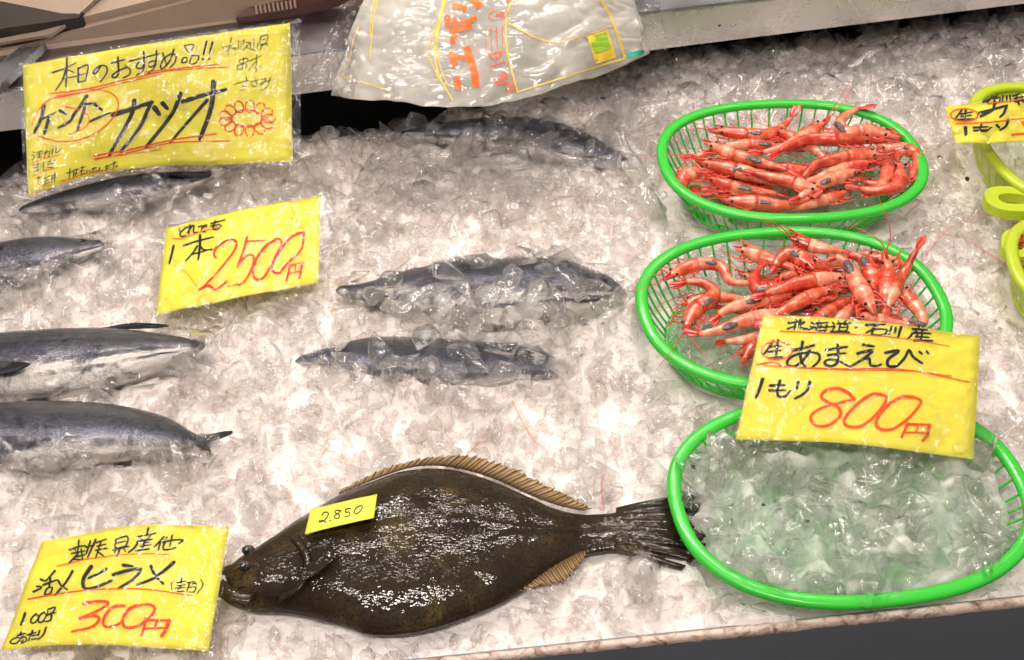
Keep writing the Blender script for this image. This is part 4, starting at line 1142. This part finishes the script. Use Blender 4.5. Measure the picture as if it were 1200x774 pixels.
# ---- 300 yen sign
s3 = Surf([(49, 635, .045), (135, 619, .050), (200, 615, .050), (269, 617, .048)], [(1, 763, .020), (60, 757, .022), (126, 756, .024), (244, 763, .022)], .003, .002, 9)
r3 = sign((126, 750), .01, 'yellow sign reading 300 yen per 100 g in front of the flounder head', s3, fu=(-.01, 1.02))
Cc = (0, 610, .225)
strokes(s3, 'black_writing', [
 (9, '362,156 402,140 446,132'), (9, '412,104 404,182'), (8, '372,174 444,160'), (9, '386,194 444,180'), (10, '404,180 358,226'), (8, '380,204 432,206'), (8, '424,150 432,204'), (7, '392,150 396,162'),
 (9, '472,108 450,176'), (8, '446,142 494,130'), (9, '500,100 458,194'), (8, '500,118 556,98'), (8, '506,136 552,125'), (8, '498,158 560,146'), (8, '528,108 498,200'), (8, '512,166 550,194'),
 (9, '602,102 664,84 656,132 602,142 606,104'), (7, '605,120 656,110'), (10, '588,156 674,136'), (10, '628,142 612,188'), (7, '604,158 596,172'), (7, '646,150 656,166'),
 (10, '774,42 766,72'), (10, '720,86 812,68'), (7, '736,95 746,106'), (7, '784,80 766,100'), (10, '714,112 794,100'), (11, '722,112 700,145 670,168'), (8, '738,124 778,114'), (8, '732,138 786,128'), (10, '758,104 742,152'), (10, '708,160 778,150'),
 (10, '856,86 806,140'), (9, '838,110 826,156'), (9, '870,90 850,148 884,154 918,142'), (8, '898,78 884,136'), (9, '848,116 900,104 954,104 932,122'),
 (11, '212,308 236,318'), (10, '192,345 218,346'), (11, '174,374 216,354'), (10, '288,262 240,318'), (11, '226,338 294,312'), (11, '264,300 256,352'), (9, '246,356 234,386 262,382 274,352 248,354'), (12, '380,264 340,330 288,390'), (10, '302,312 320,340 352,362'),
 (18, '478,240 440,296 434,340 455,358 500,350 582,316'), (15, '556,254 510,280 462,302'), (16, '640,234 692,240'), (17, '588,286 660,264 734,256 694,308 618,356'), (17, '908,218 850,268 790,308 716,336'), (15, '786,238 810,290 852,332'),
 (5, '908,308 892,335 898,372'), (5, '1046,310 1058,338 1028,382'), (7, '922,326 966,318'), (7, '926,342 966,336'), (7, '948,300 940,348'), (7, '914,356 968,350'), (7, '928,372 962,370'), (6, '935,352 925,372'), (7, '975,326 1014,318'), (7, '988,330 974,370'), (7, '1002,332 1022,330 1014,372 986,374'), (6, '988,350 1016,348'),
 (13, '132,484 122,515 110,546'), (9, '190,488 168,508 162,532 182,534 202,508 190,488'), (9, '230,478 206,500 202,530 224,528 242,496 228,478'), (8, '250,466 288,454 276,480 250,490 252,468'), (8, '240,498 294,480'), (9, '270,492 264,522 236,528'),
 (9, '88,602 134,590'), (9, '110,582 104,632'), (8, '122,604 84,642 54,636 78,614 130,610 138,628 112,642'), (7, '112,636 124,622'), (9, '144,598 188,584'), (9, '172,574 150,628'), (8, '170,602 196,596'), (8, '164,622 192,616'), (9, '208,574 200,602'), (9, '242,558 226,598 198,622')], Cc, M['ink'], r3)
strokes(s3, 'red_writing', [
 (5, '296,240 370,224 450,204 650,180 780,176 882,182'), (7, '146,413 300,385 500,362 750,360 1000,394'),
 (15, '436,436 500,424 566,430 520,468 416,512'), (15, '416,512 490,498 518,516 480,556 375,582'), (15, '652,448 596,452 556,488 538,530 552,556 600,550 640,530'), (16, '722,444 672,466 642,516 652,556 710,556 780,510 808,462 776,440 700,448'),
 (15, '760,512 752,560 738,602'), (13, '754,520 888,524'), (20, '882,522 866,570 842,606'), (12, '818,526 806,566'), (10, '754,566 858,562')], Cc, M['red'], r3, off=.0008)

# ---- big recommendation sign
s1 = Surf([(27, 77, .150), (110, 62, .155), (190, 50, .16), (340, 27, .16)], [(33, 229, .055), (115, 204, .055), (190, 195, .05), (265, 193, .05), (343, 189, .05)], .004, .003, 13)
r1 = sign((190, 195), .05, 'large yellow sign with a red flower doodle leaning on the steel rail', s1, mat=M['paper'])
A1, A2, A3, A0 = (20, 30, .1421), (180, 20, .1421), (20, 110, .1551), (0, 0, .3359)
strokes(s1, 'black_writing', [
 (13, '278,394 380,362 482,312'), (16, '412,270 408,400 404,512'), (12, '402,368 372,456 318,538'), (11, '408,366 450,380 468,390'), (11, '384,442 490,420'), (16, '506,352 505,474'), (13, '505,356 584,328 578,400 564,462'), (10, '510,412 572,396'), (12, '508,470 568,458'),
 (14, '692,336 665,380 636,402 630,385 660,350 700,332 740,345 738,398 688,468'), (13, '780,314 884,284'), (14, '832,262 836,396 806,432 784,416 830,380 910,348 935,380 920,412 872,434'), (9, '890,330 905,345'),
 (12, '926,298 1064,262'), (13, '1045,216 1046,320 1018,358 984,344 1000,312 1046,310 1040,370 984,414'), (12, '1066,262 1174,234'), (13, '1150,208 1144,310 1108,346 1084,328 1100,300 1142,300 1134,350 1078,400')], A1, M['ink'], r1)
strokes(s1, 'black_title', [
 (13, '74,298 92,350 110,400'), (14, '168,268 136,360 80,426 58,412 84,350 140,310 184,320 176,376 136,418'), (9, '254,238 330,232 292,292 254,240'), (11, '244,342 232,378 272,372 272,338 244,340'), (11, '318,322 374,324 352,380 298,384 318,324'),
 (17, '438,204 412,312'), (15, '404,350 414,350'), (16, '488,208 460,312'), (15, '452,348 464,346'),
 (6, '568,256 664,234'), (6, '642,172 610,322'), (5, '632,250 592,296'), (5, '640,256 676,272'), (5, '650,262 680,258 676,290'), (5, '690,206 745,195'), (5, '704,214 696,272'), (5, '724,214 716,262'), (6, '748,188 738,232'), (6, '758,212 794,214 772,240 736,276'), (5, '764,240 786,270'), (6, '802,212 800,266 848,272 862,214'), (6, '829,178 826,266'), (6, '880,168 942,152 926,216 880,222 882,168'), (5, '884,190 928,184'), (6, '868,238 946,220'), (6, '902,226 876,278'), (5, '922,222 944,242'),
 (6, '708,356 772,344 764,376 714,382 709,356'), (6, '688,402 764,390 756,422 698,432 690,402'), (6, '744,336 732,446'), (5, '680,436 690,448'), (6, '778,372 888,322'), (6, '852,312 846,456'), (5, '842,368 780,450'), (5, '818,422 882,408'),
 (6, '662,556 784,524'), (6, '766,496 766,556 746,582 734,566 766,556 752,596 716,612'), (6, '802,538 864,520'), (6, '834,506 852,556'), (6, '806,560 828,576 858,570'), (6, '884,522 928,510 902,556 880,560 892,544 984,520'), (6, '962,498 934,576 884,614')], A2, M['ink'], r1)
strokes(s1, 'black_brush', [
 (27, '206,84 178,200 130,292'), (15, '190,192 292,144'), (26, '244,182 206,302'), (22, '322,128 374,156'), (20, '312,262 398,212 440,150'), (26, '528,16 480,96 416,172'), (20, '478,84 592,74'), (24, '512,104 456,282'), (24, '582,82 642,124'), (18, '548,212 704,144'),
 (34, '722,162 870,116 1022,66'), (28, '1012,66 930,250 784,440'), (30, '888,48 856,180 694,470')], A3, M['ink'], r1)
strokes(s1, 'black_strokes', [(17, '538,376 556,400'), (15, '566,360 584,380'), (14, '630,326 600,400 510,514'), (15, '636,356 700,336 788,314'), (17, '746,284 736,380 698,486'), (11, '724,350 660,422 594,498')], A0, M['ink'], r1)
strokes(s1, 'small_note', [
 (6, '120,440 136,446'), (6, '112,466 132,468'), (7, '118,500 136,476'), (6, '150,446 198,434'), (6, '176,428 166,490'), (6, '148,462 198,454'), (6, '152,486 172,474 192,488'), (6, '205,450 248,440 236,482'), (6, '226,428 204,486'), (5, '252,424 258,432'), (7, '274,420 262,462'), (7, '296,408 296,450 338,414'),
 (6, '118,542 192,530'), (6, '156,524 150,596'), (6, '124,562 188,550'), (6, '130,590 176,570'), (7, '202,518 196,592'), (6, '234,516 288,504'), (6, '230,536 288,524'), (6, '254,498 278,546'), (6, '234,556 278,562'),
 (6, '148,640 192,630'), (6, '166,624 160,690'), (6, '198,642 252,620'), (6, '222,608 214,682'), (6, '204,662 248,650'), (6, '198,688 248,670'), (6, '266,608 262,672'), (6, '270,620 302,610'), (6, '264,642 302,630'), (6, '286,598 284,668'),
 (7, '374,602 424,590'), (7, '402,568 394,642'), (6, '420,580 472,570'), (7, '432,588 424,642'), (6, '424,612 468,600'), (7, '452,568 440,632'), (6, '480,560 518,553'), (6, '474,586 516,580'), (7, '496,553 484,618'), (6, '480,612 516,600'), (7, '532,578 524,606'), (7, '546,580 552,596'), (7, '568,570 602,560'), (7, '586,558 568,602'), (6, '596,580 612,590'), (7, '626,558 620,590 646,580'), (7, '664,556 702,544'), (7, '680,538 674,592'), (6, '668,572 702,560'), (7, '708,536 754,518'), (7, '736,513 724,582'), ell(752, 548, 7, 7, 5, 0, 360, 8)], A3, M['ink'], r1)
strokes(s1, 'red_underline', [(11, '272,566 600,520 900,450 1196,385'), (9, '272,606 450,575 600,545 900,470 1196,405')], A1, M['orange_ink'], r1, off=.0008)
fl = []
for k in range(13):
    a = 2*math.pi*k/13; fl.append(ell(862+78*math.cos(a), 415+43*math.sin(a), 21, 15, 4, 0, 330, 10, math.degrees(a)))
strokes(s1, 'red_doodle', [(3.5, '505,253 700,232 765,226'), (3.5, '505,260 640,244 805,235'), (5, '330,545 450,524 600,490 755,468'), (4, '330,556 450,534 600,500 800,493'),
 (4, '120,468 140,478 220,496 300,482 370,440 410,385 408,345 370,320 290,314 180,345 130,395 112,440'), (3.5, '180,345 250,330 330,318'), (3.5, '220,372 290,390 312,420 290,450 240,470'), ell(862, 415, 52, 30, 4)]+fl, A0, M['red'], r1, off=.0008)
strokes(s1, 'red_rule', [(6, '114,525 210,490 334,460'), (6, '118,626 200,588 298,560'), (6, '158,724 200,700 252,690'), (6, '338,662 420,640 500,610 700,578 748,562'), (4, '590,505 700,480 1096,425')], A3, M['red'], r1, off=.0008)

# ---- cut off sign at the right edge
s5 = Surf([(1107, 126, .090), (1153, 118, .092), (1199, 110, .094), (1300, 92, .096)], [(1120, 168, .075), (1160, 168, .075), (1199, 166, .075), (1305, 162, .075)], .002, .0015, 21)
r5 = sign((1200, 166), .07, 'small yellow sign cut off by the right edge, behind the lime basket', s5, film=True)
E = (1080, 90, .2844)
strokes(s5, 'black_writing', [
 (8, '252,106 312,80'), (8, '292,84 268,108'), (7, '300,92 322,88 318,106 298,108 300,92'), (7, '335,80 331,104'), (7, '350,80 350,102'), (7, '363,78 366,104'), (7, '374,82 404,72'), (7, '380,92 424,82'), (7, '392,74 388,106'), (7, '382,104 424,98'),
 (8, '166,138 138,176'), (7, '158,156 208,147'), (9, '182,134 178,178'), (7, '160,166 204,160'), (9, '148,180 216,176'),
 (11, '236,152 300,134 352,120'), (11, '350,120 338,152 322,168'), (11, '302,104 290,140 242,166'), (9, '392,100 402,116'), (9, '412,94 424,110'),
 (14, '180,210 182,242'), (8, '246,198 240,222 264,226 288,210'), (8, '212,212 272,208'), (8, '214,224 270,220'), (10, '308,200 320,212'), (10, '358,178 346,206 322,222'), (9, '480,120 560,100'), (9, '520,90 500,140'), (9, '600,90 590,130')], E, M['ink'], r5)
strokes(s5, 'red_writing', [(4, '272,113 360,103 424,94'), ell(175, 160, 56, 26, 6), (5, '142,196 280,190 430,172'), (8, '372,242 424,236'), (9, '414,188 430,210 470,200 520,240')], E, M['orange_ink'], r5, off=.0008)

# ---- tag on the flounder
st = Surf([(364, 597, .046), (402, 588, .050), (442, 579, .048)], [(357, 626, .050), (398, 616, .054), (438, 607, .054)], .001, .0004, 30)
rt = empty('weight_tag', tuple(at(400, 605, .045)), 'small yellow tag reading 2.850 stuck on the flounder', 'tag')
st.grid('paper', 14, 6, M['paper'], rt, 0, thick=.0004)
strokes(st, 'black_writing', [(5, '560,184 566,170 584,166 590,178 572,204 548,214 552,204 570,210 580,216'), (6, '597,207 601,208'), (5, '646,158 628,158 622,168 640,178 642,192 626,196 620,184 640,170 652,158'), (5, '696,148 676,152 672,166 690,166 692,182 668,188'), (5, '746,134 726,144 714,164 724,174 744,160 754,142 744,134')], (240, 560, .2454), M['ink'], rt)

# ------------------------------------------------------------------ back rail, boards behind
rail = empty('steel_rail', tuple(rb0.lerp(rb1, .5)), 'brushed steel rail running along the back of the ice', 'rail')
Z = Vector((0, 0, 1)); p0 = rb0-rdir*.6; LR = (rb1-rb0).length+1.2
bev_box('front_face', p0, rdir*LR, rn*.004, Z*.052, M['steel'], rail, .0012)
bev_box('top_plate', p0+Z*.0525, rdir*LR, rn*.105, Z*.003, M['steel_dark'], rail, .001)
bev_box('rear_flange', p0+rn*.102+Z*.0, rdir*LR, rn*.003, Z*.052, M['steel'], rail, .001)
# well behind the ice, black sheets standing for the darkness under the rail
V, Fc = box_from(p0+rn*.012-Z*.30, rdir*LR, rn*1.6, Z*.02); o = mesh('floor', V, Fc, M['black'], smooth=False); tag(o, kind='structure')
V, Fc = box_from(p0+rn*.165-Z*.28, rdir*LR, rn*.01, Z*.33); o = mesh('back_wall', V, Fc, M['black'], smooth=False); tag(o, kind='structure')
# metal plate across the rail at the left
q = [at(x, y, .128) for x, y in ((26, 53), (53, 49), (-30, 128), (-72, 128))]
o = poly_slab('metal_plate', [q[0], q[1], q[2], q[3]], .010, M['steel']); tag(o, 'loose bright metal plate lying across the rail beside the large sign', 'plate')
# brown boards and a dark crate behind the rail
def slab_px(name, pts, thick, mat, label, cat, direc=Vector((0, .5, -1)).normalized()):
    o = poly_slab(name, [at(*p) for p in pts], thick, mat, direc=direc); return tag(o, label, cat)
def railback(px, extra=.0): # y of rail back edge in the picture at px
    return 62-px*.134+extra
slab_px('brown_board', [(-120, 82, .112), (100, 52, .112), (300, 22, .112), (470, -2, .112), (470, -70, .20), (118, -8, .16), (64, 28, .14), (-120, 60, .13)], .012, M['card'], 'brown board slanting up behind the rail at upper left', 'board')
slab_px('foam_panel', [(-160, 76, .125), (60, 40, .135), (92, 17, .15), (128, -16, .17), (-160, 2, .16)], .006, M['card'], 'flat brown panel behind the loose metal plate', 'panel')
slab_px('dark_crate', [(-160, 60, .150), (0, 34, .150), (92, 21, .150), (102, 9, .150), (125, -20, .17), (-160, -60, .19)], .05, M['card_dark'], 'dark crate in the upper left corner behind the rail', 'crate')
cr = slab_px('maroon_basket', [(276, 21, .122), (289, 9, .130), (352, -3, .136), (420, -12, .136), (345, 12, .122)], .02, M['maroon'], 'maroon slotted basket edge behind the rail', 'basket')
for k in range(10):
    a = at(300+k*5, 16.5-k*.75, .128); V, Fc = box_from(a, Vector((.0025, 0, 0)), Vector((0, .002, 0)), Vector((0, 0, .010)))
    mesh('tooth', V, Fc, M['card'], cr, smooth=False)
slab_px('darkness_sheet', [(340, 18, .108), (460, 3, .108), (760, -40, .108), (760, -160, .25), (340, -160, .25)], .02, M['black'], 'black sheet standing for the darkness behind the rail beside the maroon basket', 'board')  # added black sheet in place of the darkness beyond the rail
slab_px('grey_panel', [(745, -20, .112), (1300, -110, .112), (1300, -200, .2), (745, -200, .2)], .01, M['steel_dark'], 'grey steel panel behind the rail at upper right', 'panel')

# ------------------------------------------------------------------ front lip and fascia
Lf = 2.6; f0 = fl0-fdir*1.3
lip_parts = 46
V, Fc = [], []
prof_ = [(.004, -.02), (.003, .001), (.001, .0022), (-.002, .0016), (-.0032, -.001), (-.0034, -.004), (.0, -.02)]
N = 420
for i in range(N+1):
    c = f0+fdir*(Lf*i/N)
    for a, b in prof_:
        jj = .0005*noise.noise(Vector((c.x*25, c.y*25, a*90)))+.0006*noise.noise(Vector((c.x*160, a*300, 2)))
        V.append(c+fn*(a+jj)+Z*(b+jj*1.2))
m_ = len(prof_)
for i in range(N):
    for k in range(m_): Fc.append((i*m_+k, (i+1)*m_+k, (i+1)*m_+(k+1) % m_, i*m_+(k+1) % m_))
o = mesh('foam_lip', V, Fc, M['lip']); tag(o, kind='structure')
V, Fc = box_from(f0-fn*.0030-Z*.50, fdir*Lf, fn*.010, Z*.496+fn*0); o = mesh('display_front', V, Fc, M['rubber'], smooth=False); tag(o, kind='structure')
V, Fc = box_from(f0-fn*.010-Z*.020, fdir*Lf, -fn*.0, Z*.0)
V, Fc = box_from(f0-fn*.30-Z*.52, fdir*Lf, fn*2.8, Z*.02); o = mesh('ground', V, Fc, M['black'], smooth=False); tag(o, kind='structure')

# ------------------------------------------------------------------ printed plastic bag on the rail
sb = Surf([(440, -30, .170), (500, -42, .182), (560, -44, .188), (640, -46, .186), (700, -34, .180), (736, -26, .170)],
          [(386, 104, .118), (450, 112, .122), (532, 121, .112), (600, 116, .106), (680, 94, .106), (756, 62, .104)], .014, .006, 40)
bagr = empty('plastic_bag', tuple(at(570, 60, .11)), 'translucent plastic bag with orange lettering draped over the rail', 'bag')
ex = lambda u, v: .007*abs(noise.noise(Vector((u*6+v*3, v*4-u*2, 11))))+.004*abs(noise.noise(Vector((u*13-v*5, v*9, 17))))+.004*noise.noise(Vector((u*7, v*3, 3)))+.0012*noise.noise(Vector((u*18+v*6, v*5, 6)))-.010*(1-math.sin(math.pi*min(1, max(0, v)))) + .004*math.sin(v*5+u*3)
# the surface used for print must carry the same relief
_old = sb.at
sb.at = lambda u, v, off=0: _old(u, v, off+ex(u, v))
sb.grid('sheet', 190, 110, M['bag'], bagr)
sb.grid('under_sheet', 60, 30, M['bag'], bagr, -.008, .03, 1.02, .06, .97)
G = (500, 0, .1615)
strokes(sb, 'orange_lettering', [(46, '216,560 222,600 230,656'), (44, '342,500 352,570 362,640'), (42, '176,392 194,440 212,490'), (26, '166,388 220,412 280,432'), (46, '286,345 312,420 336,494'), (30, '214,254 186,285 192,322'),
  (12, '150,118 168,134 150,154 132,138 150,118'), (30, '206,136 208,180 214,220'), (30, '132,186 200,180 300,166 362,130'), (28, '160,232 240,222 330,196'), (34, '186,46 240,58 290,74'), (44, '326,-10 360,24 392,56'), (30, '250,-20 300,-14 340,-10')], G, M['bag_orange'], bagr, .0011, 1.12, True)
strokes(sb, 'red_lettering', [(9, '450,404 500,440 546,386 500,392 450,404'), (9, '500,384 508,440'), (11, '460,496 512,474 566,458'), (9, '460,496 470,514'), (9, '541,545 560,524 582,545 560,562 541,545'), (11, '500,604 545,588 584,570'), (9, '520,578 592,556'), (11, '504,622 560,612 604,600'), (9, '484,570 496,574'), (9, '486,592 498,596'), (10, '566,498 574,500'),
  (11, '574,652 604,630 634,600'), (11, '586,682 614,668 644,650'), (9, '600,610 616,650'), (8, '640,630 652,660'), ell(520, 112, 70, 36, 5, 0, 360, 20, -10), (16, '506,118 560,100'), (14, '540,92 556,130'), (5, '428,212 430,290 432,372'), (5, '466,206 468,290 474,372'), (5, '508,204 510,290 514,372'), (5, '550,200 552,290 554,370'), (18, '582,8 606,14')], G, M['bag_red'], bagr, .0012)
H4 = (500, 0, .2167)
strokes(sb, 'yellow_border', [(9, '100,-30 50,200 46,300 70,420 140,545'), (6, '110,-30 62,180 60,300 84,400 120,470'), (9, '462,-20 430,120 436,280 492,506'), (9, '935,-10 985,80 1016,150 1070,322'), (7, '1070,322 900,372 700,436 500,500'), (5, '1024,150 1056,240 1074,318'), (6, '440,130 660,230 880,190 1010,140')], H4, M['bag_yellow'], bagr, .0010)
fo_ = strokes(sb, 'printed_fold', [(7, '372,-20 340,180 318,420'), (6, '350,-10 330,100 322,260'), (6, '242,190 200,300 176,430 120,540'), (6, '130,545 300,590 460,640'), (7, '830,90 760,240 718,370 760,470 800,560')], (380, 0, .168), M['bag_yellow'], bagr, .0010); fo_['kind'] = 'stuff'
strokes(sb, 'barcode_patch', [(116, '924,184 970,334')], H4, M['bag_yellow'], bagr, .0010, 1, True)
strokes(sb, 'barcode', [(11, f'{882+i*4:.0f},{212+i*13:.0f} {972+i*4:.0f},{186+i*13:.0f}') for i in range(7)], H4, M['bag_green'], bagr, .0018, 1.0, True)
strokes(sb, 'teal_mark', [(26, '1095,302 1168,288')], H4, M['bag_teal'], bagr, .0011)
# crumpled clear bags either side
def crumple(name, top, bot, label, seed, mat='film'):
    s = Surf(top, bot, .010, .004, seed); r = empty(name, tuple(s.at(.5, .5)), label, 'bag')
    s.grid('film_sheet', 70, 50, M[mat], r, 0, extra=lambda u, v: .004*noise.noise(Vector((u*14, v*12, seed)))+.002*noise.noise(Vector((u*40, v*34, seed))))
    return r
crumple('clear_bag', [(412, -20, .15), (470, -22, .15)], [(356, 98, .118), (410, 112, .118)], 'crumpled clear film lying left of the lettered plastic bag', 51)
crumple('clear_bag', [(738, -4, .12), (772, -6, .12)], [(748, 62, .112), (784, 58, .112)], 'crumpled clear film at the right end of the lettered plastic bag', 52)

# ------------------------------------------------------------------ scraps and stray antennae on the ice
for (pts, lb) in (
    ([(1100, 272), (1140, 286), (1180, 312), (1215, 330)], 'long pale red antenna lying on ice below the lime basket'),
    ([(1085, 300), (1110, 270), (1150, 252), (1190, 262)], 'thin antenna arching over ice right of the raised shrimp tail'),
    ([(708, 598), (704, 575), (708, 556)], 'short red antenna on the ice above the flounder tail'),
    ([(545, 535), (560, 520), (575, 500)], 'faint red antenna above the flounder back fin'),
    ([(600, 470), (615, 500), (628, 520)], 'faint antenna on ice under the low bonito')):
    P = catmull([at(x, y, H(*at(x, y, .01).xy)+.014) for x, y in pts], 8); v, f = tube(P, .00032, 5); tag(mesh('loose_antenna', v, f, M['leg']), lb, 'antenna')
for (x, y, s, lb) in ((1101, 184, 7, 'dark scrap on ice right of the farthest green basket'), (1133, 210, 10, 'black scrap on ice left of the lime basket'), (706, 115, 10, 'black scrap on an ice lump right of the bag'), (843, 30, 6, 'dark speck high on the steel rail'),
                      (945, 612, 9, 'sliver of dark skin on the ice in the nearest basket'), (812, 548, 10, 'dark scrap inside left rim of the nearest basket'), (895, 592, 6, 'brown speck on the ice in the nearest basket')):
    z = .134 if y < 40 else (H(*at(x, y, .01).xy)+.016 if x > 950 or y < 300 else .045)
    p = at(x, y, z); k = s*scale_at(p); V = []
    rr = random.Random(int(x))
    for i in range(9):
        a = 2*math.pi*i/9; q = k*(.12+.30*rr.random()); V.append(p+Vector((q*math.cos(a)*1.2, q*math.sin(a), .001*rr.random())))
    tag(poly_slab('dark_scrap', V, .0012, M['debris']), lb, 'scrap')
